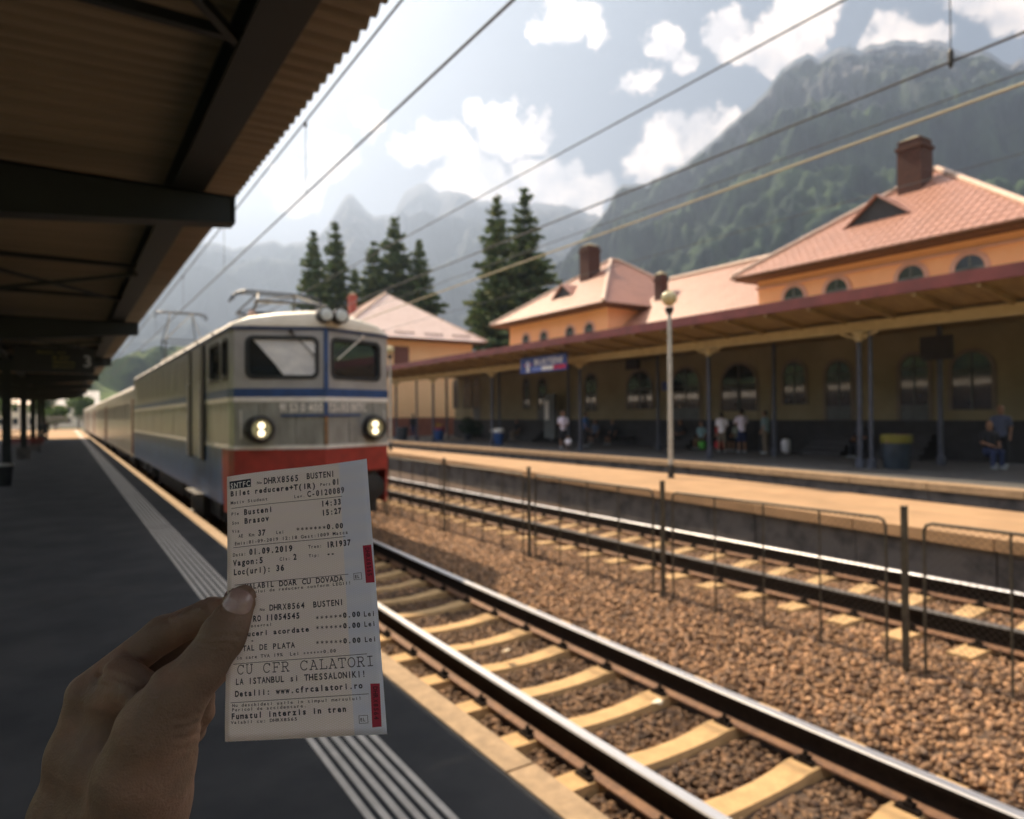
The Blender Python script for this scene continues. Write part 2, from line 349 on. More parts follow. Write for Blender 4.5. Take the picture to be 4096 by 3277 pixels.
# ------------------------------------------------------------------ island between tracks, main platform
def strip(name,near,far,top,bot,m,kind='structure'):
    ysx=sorted({p[1] for p in near}|{p[1] for p in far}); fn=lambda L,y: float(np.interp(y,[p[1] for p in L],[p[0] for p in L]))
    v=[];f=[]
    for y in ysx:
        a,b=fn(near,y),fn(far,y); v+=[(a,y,bot),(a,y,top),(b,y,top),(b,y,bot)]
    for i in range(len(ysx)-1):
        for k in range(3): f.append((i*4+k,i*4+4+k,i*4+5+k,i*4+1+k))
    f+= [(0,1,2,3),tuple(len(v)-4+k for k in (3,2,1,0))]
    b=MB(); b.add(v,f); return tag(b.build(name,m),kind=kind)
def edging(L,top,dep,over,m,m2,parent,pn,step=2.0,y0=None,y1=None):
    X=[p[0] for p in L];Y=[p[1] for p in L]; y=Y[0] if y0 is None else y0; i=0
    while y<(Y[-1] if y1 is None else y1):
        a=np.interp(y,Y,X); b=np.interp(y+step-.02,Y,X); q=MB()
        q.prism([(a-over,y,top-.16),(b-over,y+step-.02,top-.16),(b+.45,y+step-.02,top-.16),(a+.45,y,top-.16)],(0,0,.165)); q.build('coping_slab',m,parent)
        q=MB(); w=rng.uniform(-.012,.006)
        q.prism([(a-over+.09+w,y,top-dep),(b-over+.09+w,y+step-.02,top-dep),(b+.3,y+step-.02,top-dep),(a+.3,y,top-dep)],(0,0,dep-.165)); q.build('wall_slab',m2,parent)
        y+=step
IN=[(10.02,-8),(9.98,3.6),(10.5,9),(12.1,25),(12.9,40),(13.0,90)]; IF=[(12.9,-8),(13.0,4.7),(13.95,12),(14.15,29),(14.6,45),(14.7,90)]
isl=strip('island_platform',[(a+.4,b) for a,b in IN],IF,.2,-1,sandm)
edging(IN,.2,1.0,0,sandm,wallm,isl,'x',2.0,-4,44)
MN=[(16.4,-8),(16.45,6),(17.5,15),(17.7,36),(17.9,45),(18.0,120)]
mp=strip('main_platform',[(a+.4,b) for a,b in MN],[(40,-8),(40,120)],.2,-1,asphalt2)
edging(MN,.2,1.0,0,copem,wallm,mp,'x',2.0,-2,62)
# ------------------------------------------------------------------ tracks
RP=[(-.075,0),(.075,0),(.075,.012),(.02,.03),(.011,.05),(.011,.125),(.036,.137),(.037,.163),(.03,.172),(-.03,.172),(-.037,.163),(-.036,.137),(-.011,.125),(-.011,.05),(-.02,.03),(-.075,.012)]
RP=[(a*1.28,b*1.29) for a,b in RP]
def rail(x,zb,y0,y1,parent,bf=lambda y:0):
    path=[(bf(y),y,0) for y in ([y0]+[y for y in np.arange(math.ceil(y0),16,1.0)]+[y1])]
    b=MB(); n=len(RP)
    b.extr([(p[0],p[1]) for p in RP],path)
    b.m=[]
    for i in range(len(path)-1):
        for k in range(n): b.m.append(1 if k in(7,8,9) else (2 if k in (1,2,14,15,0) else 0))
    b.m+=[0,0]
    o=b.build('rail',[rust,shine,foot],parent); o.location=(x,0,zb); return o
def sleeper_mesh(L=2.52,w=.215,dip=.035):
    b=MB(); st=[(-1,0,1),(-.93,0,1),(-.42,0,1),(-.3,-.6,.95),(-.12,-1,.86),(.12,-1,.86),(.3,-.6,.95),(.42,0,1),(.93,0,1),(1,0,1)]
    vs=[];fs=[]
    for t,dz_,ww in st:
        x=t*L/2; hw=w/2*ww
        vs+=[(x,-hw-.03,-.2),(x,-hw,dz_*dip),(x,hw,dz_*dip),(x,hw+.03,-.2)]
    for i in range(len(st)-1):
        for k in range(3): fs.append((i*4+k,i*4+4+k,i*4+5+k,i*4+1+k))
    fs+=[(0,1,2,3),tuple(len(vs)-4+k for k in(3,2,1,0))]
    return b.add(vs,fs).mesh('sleeper',conc)
def clip_mesh():
    b=MB()
    b.box(-.15,.15,-.08,.08,-.004,.006)
    for s_ in(-1,1):
        b.box(s_*.068,s_*.15,-.075,.075,0.004,.022); b.box(s_*.08,s_*.135,-.03,.03,.022,.05); b.lathe((s_*.105,0,.05),[(.018,0),(.018,.03)],6); b.box(s_*.05,s_*.1,-.025,.025,.02,.034)
    return b.mesh('rail_fastening',rust)
SM=sleeper_mesh(); CM=clip_mesh()
def track(lab,xl,xr,ztop,ss,bf,y0,y1,grp=None):
    t=thing('railway_track',lab,'railway track',(0,0,0))
    zb=ztop-.222
    r_1=rail(xl,zb,y0,y1,t,bf); rail(xr,zb,y0,y1,t,bf)
    if xl>5: r_1.data.materials[1]=dull
    for y in ss:
        o=link('sleeper',SM,t,((xl+xr)/2+bf(y),y+rng.uniform(-.015,.015),zb-.002)); o.rotation_euler=(0,0,rng.uniform(-.008,.008))
        for x in (xl,xr): link('rail_fastening',CM,t,(x+bf(y),y,zb-.001))
    return t
track('nearest railway track, polished rails on concrete sleepers, the one the locomotive stands on',T1L,T1R,-.54,S1,bend1,-3,134)
track('second railway track beyond the wire fence, dark rails on pale sleepers',T2L,T2R,-.20,S2,lambda y:0,-3,134)
track('third railway track sunk between the island platform and the main platform',14.95,16.4,-.33,[y for y in np.arange(20,60,.65)],lambda y:.12 if y>14 else .0,8,120)
# scraps of litter in the near track
tr=[(4.35,4.35,'crumpled pale wrapper between the sleepers of the nearest track','wrapper'),(3.95,6.2,'pale plastic lid lying on a sleeper of the nearest track','lid')]
lit=mat('pale_litter',(.8,.68,.5),(.9,.85,.7),30,.6)
for x,y,l,c in tr:
    b=MB(); pts=[(x+rng.uniform(-.05,.05),y+rng.uniform(-.05,.05),-.70+rng.uniform(0,.04)) for _ in range(9)]; v,f=hull_faces(np.array(pts)); b.add(v.tolist(),f.tolist()); tag(b.build(c,lit),l,'litter')
# ------------------------------------------------------------------ wire fence
FX=6.4; FS=[3.265+3.015*k for k in range(-2,10)]
pm_=MB().box(-.023,.023,-.023,.023,-.62,.985).box(-.028,.028,-.028,.028,.985,.993).mesh('post',fencem)
def panel_mesh():
    y0,y1=.17,2.845; zt,zb=.86,-.42; b=MB()
    ring=[(0,y0,zb-.12)]+[(0,y0,zt-.07),(0,y0+.02,zt-.02),(0,y0+.07,zt)]+[(0,y1-.07,zt),(0,y1-.02,zt-.02),(0,y1,zt-.07)]+[(0,y1,zb-.12)]
    b.tube(ring,.015,6,cap=False)
    for k in(1,2,3):
        y=y0+(y1-y0)*k/4; b.tube([(0,y,zb-.12),(0,y,zt)],.011,6)
    fr=b.mesh('panel_frame',fencem)
    w=MB(); st=.065; r=.0012; H=zt-zb; 
    t=y0-H
    while t<y1:
        a=max(y0,t); c=min(y1,t+H)
        if c>a:
            w.bar((0.004,a,zb+(a-t)),(0.004,c,zb+(c-t)),.0022); w.bar((-.004,a,zt-(a-t)),(-.004,c,zt-(c-t)),.0022)
        t+=st
    return fr,w.mesh('wire_mesh',fencem)
FR,WM=panel_mesh()
fe=thing('wire_fence','dark wire mesh fence with square posts running between the two near tracks','fence',(FX,0,0))
for s_ in FS:
    link('post',pm_,fe,(0,s_,0))
    link('panel_frame',FR,fe,(0,s_,0)); o=link('wire_mesh',WM,fe,(0,s_,0)); o['kind']='stuff'
# ------------------------------------------------------------------ lamp posts
globem=mat('lamp_globe',(.62,.52,.28),(.45,.38,.20),3,.12,spec=.8)
darkst=mat('dark_steel',(.028,.032,.036),(.018,.02,.024),5,.5,metal=.3)
def lamp(loc,lab,h):
    t=thing('street_lamp',lab,'lamp post',loc,'globe lamps on the island platform')
    MB().tube([(0,0,.32),(0,0,h-.62)],[.062,.05],14).build('pole',lampm,t,auto=True)
    MB().lathe((0,0,0),[(.11,0),(.11,.02),(.075,.03),(.075,.34)],14).build('base_sleeve',darkst,t,auto=True)
    MB().lathe((0,0,h-.62),[(.05,0),(.09,.05),(.12,.16),(.10,.19)],14).build('globe_holder',darkst,t,auto=True)
    MB().lathe((0,0,h-.2),[(.2*math.sin(a),-.2*math.cos(a)) for a in np.linspace(.05,math.pi-.05,14)],20).build('globe',globem,t,smooth=True)
lamp((13.0,12.45,.2),'tall pale lamp post with a single yellowish globe, in front of the station canopy',4.82)
lamp((13.0,30.5,.2),'globe lamp post half hidden behind the right side of the locomotive',5.0)
# ------------------------------------------------------------------ left canopy
soff=mat('canopy_sheet',(.25,.205,.155),(.18,.148,.11),.7,.6,metal=.1,stretch=(.3,8,1))
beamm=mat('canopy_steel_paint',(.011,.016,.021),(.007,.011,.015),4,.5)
CY0,CY1=-3.2,79; EX,EZ=1.557,4.25; LX=-5.4
cp=thing('platform_canopy','dark steel platform canopy with corrugated soffit over the near platform','canopy',(0,0,0))
pit=.16
def sheet_mesh(L):
    n=int(L/pit*6); ysx=[L*i/n for i in range(n+1)]; xx=[EX,.6,-1.9,LX]; zz=[EZ,EZ-.02,EZ-.12,EZ]
    v=[];f=[]
    for y in ysx:
        w=.022*max(-.6,min(.6,math.sin(2*math.pi*y/pit)))/.6
        for x,z in zip(xx,zz): v.append((x,y,z+w))
        for x,z in zip(xx,zz): v.append((x,y,z+w+.012))
    for i in range(n):
        for k in range(3):
            a=i*8+k; b=(i+1)*8+k; f.append((a,a+1,b+1,b)); f.append((a+4,b+4,b+5,a+5))
        for k in(0,3): a=i*8+k; b=(i+1)*8+k; f.append((a,b,b+4,a+4))
    m=MB(); m.add(v,f); return m.mesh('roof_sheet',soff)
L_=(CY1-CY0)/16; sm=sheet_mesh(L_)
for k in range(16): link('roof_sheet',sm,cp,(0,CY0+k*L_,0))
def ibeam(b,a,c,w,h,axis):
    if axis=='y': 
        x=a[0]; b.box(x-w/2,x+w/2,a[1],c[1],a[2],a[2]+.02); b.box(x-w/2,x+w/2,a[1],c[1],a[2]+h-.02,a[2]+h); b.box(x-.01,x+.01,a[1],c[1],a[2]+.02,a[2]+h-.02)
for x in (.945,-4.2): 
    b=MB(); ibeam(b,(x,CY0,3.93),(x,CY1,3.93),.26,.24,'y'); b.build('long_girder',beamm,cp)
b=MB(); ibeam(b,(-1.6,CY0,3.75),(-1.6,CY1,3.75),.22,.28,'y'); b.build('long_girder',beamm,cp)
BS=[-3,6.85,17.0,27.5,38.2,49,60,70.5]
for s_ in BS:
    b=MB()
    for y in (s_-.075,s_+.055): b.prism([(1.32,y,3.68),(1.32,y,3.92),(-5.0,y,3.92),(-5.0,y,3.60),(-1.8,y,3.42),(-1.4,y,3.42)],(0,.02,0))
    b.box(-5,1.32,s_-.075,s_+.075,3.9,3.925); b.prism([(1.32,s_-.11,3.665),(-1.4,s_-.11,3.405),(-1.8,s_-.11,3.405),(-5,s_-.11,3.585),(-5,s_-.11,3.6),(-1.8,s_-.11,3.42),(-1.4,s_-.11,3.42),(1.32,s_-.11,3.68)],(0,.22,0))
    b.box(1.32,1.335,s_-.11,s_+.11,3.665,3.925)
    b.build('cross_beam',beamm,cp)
    if s_>20 or s_<0:
        b=MB(); b.box(-1.72,-1.48,s_-.12,s_-.10,.0,3.42).box(-1.72,-1.48,s_+.10,s_+.12,.0,3.42).box(-1.61,-1.59,s_-.1,s_+.1,0,3.42); b.build('pillar',beamm,cp)
        if s_>30: MB().box(-1.85,-1.35,s_-.25,s_+.25,0,.55 if s_<40 else .35).build('pillar_base',wallm,cp)
for k,(a,c) in enumerate(zip(BS[:-1],BS[1:])):
    y0=a+(c-a)*.42; y1=a+(c-a)*.72
    [MB().bar((-1.5,y,4.02),(.85,y,4.02),.06).build('purlin',beamm,cp) for y in (y0,y1)]
    MB().bar((-1.5,y0,3.97),(.85,y1,3.97),.05).build('cross_brace',beamm,cp); MB().bar((-1.5,y1,3.91),(.85,y0,3.91),.05).build('cross_brace',beamm,cp)
# hanging departure board
bd=thing('departure_board','black hanging departure board with yellow lines of text and the number 3','sign',(0,22,3.08))
MB().box(-1.14,.66,0,.22,0,.68).build('housing',mat('board_black',(.012,.013,.018),(.02,.02,.028),6,.35),bd)
for x in(-.8,.3): MB().tube([(x,.11,.68),(x,.11,.9)],.02,8).build('hanger',beamm,bd)
yel=mat('led_yellow',(.25,.23,.07),emit=((.62,.55,.12),.0)); gry=mat('board_print',(.45,.45,.45))
_gl={}
def glyph(c,bold=0):
    k=(c,bold)
    if k not in _gl:
        cu=bpy.data.curves.new('g','FONT'); cu.body=c; cu.size=1; cu.offset=bold; cu.resolution_u=3
        o=bpy.data.objects.new('g',cu); COL.objects.link(o); dg=bpy.context.evaluated_depsgraph_get(); me=o.evaluated_get(dg).to_mesh()
        v=np.array([q.co[:2] for q in me.vertices]).reshape(-1,2); f=[tuple(p.vertices) for p in me.polygons]; o.to_mesh_clear()
        COL.objects.unlink(o); bpy.data.objects.remove(o); bpy.data.curves.remove(cu); _gl[k]=(v,f)
    return _gl[k]
_hv,_=glyph('H'); CAPH=_hv[:,1].max()
def text_geo(t,bold=0,mono=None,sx=1.0):      # unit cap height; returns verts2d, faces, width
    V=[];F=[];x=0
    for c in t:
        if c==' ': x+=mono or .45; continue
        v,f=glyph(c,bold); v=v/CAPH; w=v[:,0].max()-v[:,0].min(); v=v-np.array([v[:,0].min(),0])
        vx=v.copy(); cell=mono or (w+.16)
        s_=sx if w*sx<cell*.9 else cell*.9/max(w,1e-6)
        vx[:,0]=vx[:,0]*s_+x+((cell-w*s_)/2 if mono else 0); b=len(V); V+=vx.tolist(); F+=[tuple(i+b for i in q) for q in f]; x+=cell
    return np.array(V),F,x
def text3d(name,t,org,ex,ez,h,m,parent=None,bold=0,width=None,mono=None):
    V,F,w=text_geo(t,bold,mono); k=(width/w/h) if width else 1
    org=Vector(org);ex=Vector(ex);ez=Vector(ez); b=MB(); b.add([org+ex*(p[0]*h*k)+ez*(p[1]*h) for p in V],F)
    me=bpy.data.meshes.new(name); me.from_pydata(b.v,[],b.f); me.materials.append(m); return link(name,me,parent)
text3d('text','BRASOV   14:33',(-.62,-.006,.50),(1,0,0),(0,0,1),.075,yel,bd,width=.62)
text3d('text','IR 1937',(-.28,-.006,.36),(1,0,0),(0,0,1),.09,yel,bd)
text3d('text','PREDEAL',(-.28,-.006,.24),(1,0,0),(0,0,1),.085,yel,bd)
text3d('text','BRASOV',(-.28,-.006,.12),(1,0,0),(0,0,1),.085,yel,bd)
text3d('text','3',(.42,-.006,.18),(1,0,0),(0,0,1),.30,gry,bd,bold=.01)
# platform furniture on the left
redp=mat('bench_red',(.20,.02,.012),(.12,.015,.01),8,.45)
def bench(loc,lab,m,grp=None,L=1.8):
    t=thing('bench',lab,'bench',loc)
    b=MB()
    for k in range(3): MB().box(-L/2,L/2,-.22+k*.15,-.10+k*.15,.43,.46).build('seat_slat',m,t)
    for k in range(2): MB().box(-L/2,L/2,.26,.29,.55+k*.15,.66+k*.15).build('back_slat',m,t)
    for x in(-L/2+.2,L/2-.2): MB().bar((x,-.2,0),(x,-.2,.43),.05).bar((x,.24,0),(x,.3,.85),.05).bar((x,-.22,.40),(x,.24,.40),.05).build('leg',darkst,t)
    return t
bench((-1.9,45.5,0),'red slatted bench beside the first canopy pillar in view',redp)
bench((-2.4,52.5,0),'red slatted bench farther along the shaded platform, beyond the nearest pillar',redp)
paleb=mat('bin_steel',(.5,.5,.47),(.3,.3,.3),5,.35,metal=.7)
t=thing('litter_bin','low metal litter bin at the left edge of the near platform','bin',(-1.45,23.5,0)); MB().lathe((0,0,0),[(.2,0),(.24,.5),(.25,.5),(.25,.56),(.19,.56)],16).build('bin_body',darkst,t,auto=True); MB().lathe((0,0,.56),[(.25,0),(.24,.05),(.1,.07)],16).build('bin_rim',paleb,t,auto=True)
# ------------------------------------------------------------------ station canopy, columns
yboard=mat('canopy_boards',(.40,.28,.12),(.27,.18,.08),1.2,.7,stretch=(1,6,1))
ybeam=mat('yellow_beam',(.62,.50,.27),(.52,.41,.22),3,.6)
fasc=mat('fascia_red',(.20,.045,.042),(.13,.03,.03),2,.5)
colm=mat('column_blue_grey',(.075,.085,.12),(.045,.05,.07),4,.45)
sc_=thing('station_canopy','long station canopy with dark red fascia and yellow beam in front of the orange station','canopy',(0,0,0))
C0,C1=-6,46.5; OX,WXL=17.8,25.5
MB().box(OX-.03,OX+.05,C0,C1,4.86,5.17).build('fascia',fasc,sc_)
k=0
for y in np.arange(C0,C1-.5,3.5):
    q=MB(); q.prism([(OX+.05,y,4.90),(19.9,y,4.62),(25.48,y,4.72),(25.48,y,5.9),(OX+.05,y,5.12)],(0,3.48,0)); q.build('roof_section',[yboard],sc_)
for y in np.arange(C0+.3,C1,1.45): MB().bar((OX+.05,y,4.83),(19.75,y,4.56),.09,.14).build('rafter',yboard,sc_)
MB().box(19.72,19.88,C0,C1,4.24,4.50).box(19.66,19.94,C0,C1,4.50,4.53).build('beam',ybeam,sc_)
def column(y,x=19.8,br=True,r=.075):
    b=MB(); b.lathe((x,y,.2),[(.13,0),(.13,.25),(r,.3),(r,3.75 if br else 4.3)],12); b.build('column',colm,sc_,auto=True)
    if br: MB().lathe((x,y,3.95),[(.09,0),(.11,.05),(.11,.15),(.2,.26),(.2,.289)],12).bar((x,y-.12,4.06),(x,y-.55,4.22),.07).bar((x,y+.12,4.06),(x,y+.55,4.22),.07).build('bracket',ybeam,sc_,auto=True)
for y in (-2.5,4.6,11.35,17.04,24.56,32.3,39.54,45.4): column(y)
column(11.02,19.82,False,.06); column(42.0,19.8,False,.06)
for y in (3,10.4,16.3,22.4,29,36,43): column(y,22.6,False,.08)
# name board: blue with emblem, white lettering and pale, white, red band
blu=mat('sign_blue',(.035,.075,.32),(.03,.06,.27),3,.4); wht=mat('sign_white',(.85,.83,.80)); redm=mat('sign_red',(.55,.03,.09)); pb=mat('sign_pale_blue',(.22,.30,.68)); 
sg=thing('station_sign','blue hanging BUSTENI name sign with round emblem and coloured band under the canopy','sign',(18.6,25.75,3.84))
MB().box(-.06,.0,-1.83,1.83,0,.74).build('board',blu,sg)
for y in(-1.4,1.4): MB().tube([(-.03,y,.74),(-.03,y,1.0)],.02,8).build('hanger',darkst,sg)
X=-.066
text3d('text','BUSTENI',(X,.62,.34),(0,-1,0),(0,0,1),.27,wht,sg,bold=.02,width=2.2)
MB().box(X,-.06,.05,.85,.10,.24).build('stripe',pb,sg); MB().box(X,-.06,-.85,.05,.08,.26).build('stripe',wht,sg); MB().box(X,-.06,-1.78,-.85,.08,.26).build('stripe',redm,sg)
em=MB().lathe((X+.004,1.18,.38),[(.17,0),(.17,-.006)],20,axis='x').build('emblem',wht,sg); MB().lathe((X-.003,1.18,.40),[(.09,0),(.09,-.004)],16,axis='x').build('emblem_core',pb,em); MB().box(X,-.06,.86,1.0,.36,.42).box(X,-.06,1.36,1.52,.36,.42).build('emblem_wing',redm,em)
MB().prism([(X,1.02,.06),(X,1.34,.06),(X,1.26,.22),(X,1.10,.22)],(.006,0,0)).build('emblem_foot',wht,em)
# ------------------------------------------------------------------ station buildings
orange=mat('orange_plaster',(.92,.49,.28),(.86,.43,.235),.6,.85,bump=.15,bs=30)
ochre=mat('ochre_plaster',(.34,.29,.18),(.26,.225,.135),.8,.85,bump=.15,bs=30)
pink=mat('pink_trim',(.66,.38,.33),(.58,.33,.29),3,.7)
plinth=mat('dark_plinth',(.045,.045,.05),(.03,.03,.034),3,.7)
tile=mat('tile_roof',(.44,.215,.15),(.37,.18,.125),1.2,.42,spec=.9)
ridgm=mat('ridge_cap',(.62,.45,.35),(.52,.36,.28),4,.5)
brick=mat('chimney_brick',(.09,.035,.025),(.05,.025,.02),14,.9,bump=.4)
glassd=mat('window_glass',(.035,.04,.045),(.02,.025,.03),2,.06,spec=.9)
greyd=mat('door_paint',(.13,.15,.16),(.09,.105,.11),3,.5)
soffit=mat('brown_soffit',(.16,.07,.045),(.10,.05,.03),5,.8)
trimg=mat('stone_trim',(.24,.20,.17),(.19,.16,.13),3,.8)
def arch_pts(w,z0,z1,n=10,y=0):
    r=w/2; return [(y-r,z0)]+[(y-r*math.cos(a),z1-r+r*math.sin(a)) for a in np.linspace(0,math.pi,n)]+[(y+r,z0)]
def arch_win(parent,X,y,w,z0,z1,door=False,trim=pink,ring=.16):
    P0=arch_pts(w,z0,z1,12,y); P1=arch_pts(w+2*ring,z0,z1+ring,12,y)
    b=MB(); n=len(P0)
    for i in range(n-1):
        a,c,d,e_=P0[i],P0[i+1],P1[i+1],P1[i]
        b.prism([(X-.05,a[0],a[1]),(X-.05,c[0],c[1]),(X-.05,d[0],d[1]),(X-.05,e_[0],e_[1])],(.06,0,0))
    fr=b.build('window_frame' if not door else 'door_frame',trim,parent)
    MB().prism([(X-.012,p[0],p[1]) for p in P0],(.01,0,0)).build('pane',glassd,fr)
    zz=z1-w/2
    m=MB().box(X-.035,X-.013,y-w/2,y+w/2,zz-.04,zz+.04).box(X-.035,X-.013,y-.035,y+.035,z0,z1-.02).build('glazing_bar',greyd if not door else greyd,fr)
    if door: MB().box(X-.04,X-.0135,y-w/2+.02,y-.04,z0,z0+(zz-z0)*.45).box(X-.04,X-.0135,y+.04,y+w/2-.02,z0,z0+(zz-z0)*.45).build('door_leaf',greyd,fr)
    return fr
def slab(b,pts,th=.12,mi=0):
    p=[Vector(q) for q in pts]; n=(p[1]-p[0]).cross(p[2]-p[0]).normalized(); n=n if n.z>0 else -n
    b.prism([q-n*th for q in p],n*th,mi)
def ribs(parent,e0,e1,apex0,apex1,step,name='tile_row'):
    """raised tile seams running up the slope between eave e0-e1 and ridge apex0-apex1"""
    e0,e1,a0,a1=map(Vector,(e0,e1,apex0,apex1)); L=(e1-e0).length; d=(e1-e0)/L; nn=(e1-e0).cross(a0-e0).normalized(); nn=nn if nn.z>0 else -nn
    up=nn.cross(d); up=up if up.z>0 else -up
    H=(a0-e0).dot(up); xa,xb=(a0-e0).dot(d),(a1-e0).dot(d); b=MB(); k=step/2
    while k<L:
        h=H
        if xa>0 and k<xa: h=min(h,H*k/xa)
        if xb<L and k>xb: h=min(h,H*(L-k)/(L-xb))
        if h>.1:
            p=e0+d*k; b.bar(p+nn*.012,p+up*h+nn*.012,.05,.022,up=nn)
        k+=step
    # horizontal courses
    q=.45
    while q<H-.2:
        t0=max(0,xa*q/H) if xa>0 else 0; t1=L-(L-xb)*q/H if xb<L else L
        b.bar(e0+d*t0+up*q+nn*.010,e0+d*t1+up*q+nn*.010,.03,.016,up=nn); q+=.45
    o=b.build(name,tile,parent); o['kind']='stuff'; return o
def hip(parent,x0,x1,y0,y1,ze,apex,ridge_to,rib=.3):
    A=Vector(apex); B=Vector(ridge_to); c=[(x0,y0,ze),(x1,y0,ze),(x1,y1,ze),(x0,y1,ze)]
    b=MB(); slab(b,[c[3],c[0],A]); slab(b,[c[0],c[1],B,A]); slab(b,[c[1],c[2],B]); slab(b,[c[2],c[3],A,B]); 
    rf=b.build('roof',tile,parent)
    MB().box(x0+.05,x1-.05,y0+.05,y1-.05,ze-.16,ze-.13).build('soffit',soffit,rf)
    g_=MB().tube([(x0-.05,y1,ze-.06),(x0-.05,y0,ze-.06)],.06,8).tube([(x0,y0-.05,ze-.06),(x1,y0-.05,ze-.06)],.06,8); g_.build('gutter',soffit,rf)
    r=MB()
    for p in (c[0],c[3]): r.tube([Vector(p)+Vector((0,0,.04)),A+Vector((0,0,.06))],.11,8)
    for p in (c[1],c[2]): r.tube([Vector(p)+Vector((0,0,.04)),B+Vector((0,0,.06))],.11,8)
    r.tube([A+Vector((0,0,.06)),B+Vector((0,0,.06))],.12,8); r.build('ridge_tiles',ridgm,rf,auto=True)
    ribs(rf,c[3],c[0],A,A,rib); ribs(rf,c[0],c[1],A,B,rib); 
    return rf
def chimney(parent,x,y,z0,z1,w,m=brick):
    b=MB().box(x-w/2,x+w/2,y-w/2,y+w/2,z0,z1-.5); o=b.build('chimney',m,parent)
    MB().box(x-w/2-.06,x+w/2+.06,y-w/2-.06,y+w/2+.06,z1-.5,z1-.36).box(x-w/2+.02,x+w/2-.02,y-w/2+.02,y+w/2-.02,z1-.36,z1-.12).build('chimney_crown',m,o)
    b=MB(); b.add([(x-w/2,y-w/2,z1-.12),(x+w/2,y-w/2,z1-.12),(x+w/2,y+w/2,z1-.12),(x-w/2,y+w/2,z1-.12),(x,y,z1+.12)],[(0,1,4),(1,2,4),(2,3,4),(3,0,4),(3,2,1,0)]); b.build('chimney_cap',ochre,o)
    return o
def dormer(parent,x,y,z,w,dx,dh):
    # small gabled roof window: x,y,z front foot centre
    b=MB(); b.prism([(x,y-w/2,z),(x,y+w/2,z),(x,y,z+dh)],(dx,0,0)); o=b.build('dormer',plinth,parent)
    q=MB(); 
    for s_ in(-1,1): slab(q,[(x-.15,y+s_*(w/2+.15),z-.05),(x+dx,y+s_*(w/2+.15),z-.05),(x+dx,y,z+dh+.1),(x-.15,y,z+dh+.1)],.06)
    q.build('dormer_roof',tile,o)
# big pavilion
B1=thing('station_building','large orange station pavilion with tall brick chimney and hipped tile roof, nearest at right','building',(0,0,0))
MB().box(25.5,37,9.0,19.15,-.3,7.7).build('upper_wall',orange,B1)
MB().box(25.42,25.499,8.9,19.25,4.9,5.3).box(25.40,25.499,8.92,19.23,7.25,7.34).build('cornice',pink,B1)
for y in (17.38,15.49,12.66,10.75): arch_win(B1,25.5,y,.92,5.9,7.12)
rf=hip(B1,24.5,38,8.2,19.75,7.78,(30.6,14.1,12.0),(33,14.1,12.05),.32)
chimney(rf,29.3,14.35,10.2,13.1,.95); dormer(rf,26.9,14.6,9.42,2.5,2.0,.95)
# middle wing
B2=thing('station_building','low middle wing of the orange station with plain tile roof between the two pavilions','building',(0,0,0))
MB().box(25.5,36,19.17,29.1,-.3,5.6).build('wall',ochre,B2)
b=MB(); slab(b,[(25.2,19.2,5.75),(25.2,29.1,5.75),(30.5,29.1,9.9),(30.5,19.2,9.9)]); slab(b,[(30.5,19.2,9.9),(30.5,29.1,9.9),(36,29.1,5.7),(36,19.2,5.7)]); r2=b.build('roof',tile,B2)
MB().tube([(30.5,19.2,9.96),(30.5,29.1,9.96)],.12,8).build('ridge_tiles',ridgm,r2,auto=True); ribs(r2,(25.2,29.1,5.75),(25.2,19.2,5.75),(30.5,29.1,9.9),(30.5,19.2,9.9),.32)
chimney(r2,28.8,28.2,8.2,10.0,.55)
# small pavilion
B3=thing('station_building','smaller orange station pavilion with hipped roof and squat brick chimney, in the middle distance','building',(0,0,0))
MB().box(25.5,34.5,29.12,39.2,-.3,8.1).build('upper_wall',orange,B3); MB().box(25.42,25.499,29.0,39.3,4.9,5.3).build('cornice',pink,B3)
for y in (37.2,35.2,32.5,30.7): arch_win(B3,25.5,y,.75,6.1,7.15)
rf=hip(B3,24.5,35.5,28.3,40.1,8.02,(30.3,34.2,12.05),(31.0,34.2,12.05),.36)
chimney(rf,28.4,34.1,10.0,12.8,.95); dormer(rf,26.3,34.2,9.25,2.0,1.7,.75)
# ground floor skin of the far wing and doors, plinth, steps along the whole front
B4=thing('station_building','long ochre ground floor wing of the station beyond the small pavilion','building',(0,0,0))
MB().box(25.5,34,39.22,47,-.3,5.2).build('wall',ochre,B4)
MB().box(25.3,34.2,39.22,47.2,5.2,5.35).build('roof',tile,B4)
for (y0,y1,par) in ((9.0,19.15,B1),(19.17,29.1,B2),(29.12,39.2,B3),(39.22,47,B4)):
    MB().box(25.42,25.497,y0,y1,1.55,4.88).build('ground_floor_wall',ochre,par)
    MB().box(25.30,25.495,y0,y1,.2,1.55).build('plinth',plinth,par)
GW=[(46.8,.6,2.4,4.55,0),(45.0,1.0,2.4,4.6,0),(43.6,.85,1.05,4.55,1),(37.1,.7,2.25,4.2,0),(35.3,.85,1.05,4.15,1),(30.5,.95,2.05,4.15,0),(26.5,1.85,2.1,4.1,0),(23.3,1.7,1.3,4.05,1),(20.15,1.85,1.95,4.05,0),(17.35,.98,2.2,3.95,0),(15.4,1.0,1.1,3.85,1),(12.55,.95,1.05,3.87,1),(10.7,1.2,1.9,3.83,0)]
for y,w,z0,z1,dr in GW:
    par=B1 if y<19.16 else B2 if y<29.1 else B3 if y<39.2 else B4
    arch_win(par,25.42,y,w,z0,z1,bool(dr),trimg,.14)
    if dr: 
        for j in range(4): MB().box(25.29-.3*(4-j),25.29,y-w/2-.3,y+w/2+.3,.2+j*.21,.2+(j+1)*.21-.002).build('step',plinth,par)
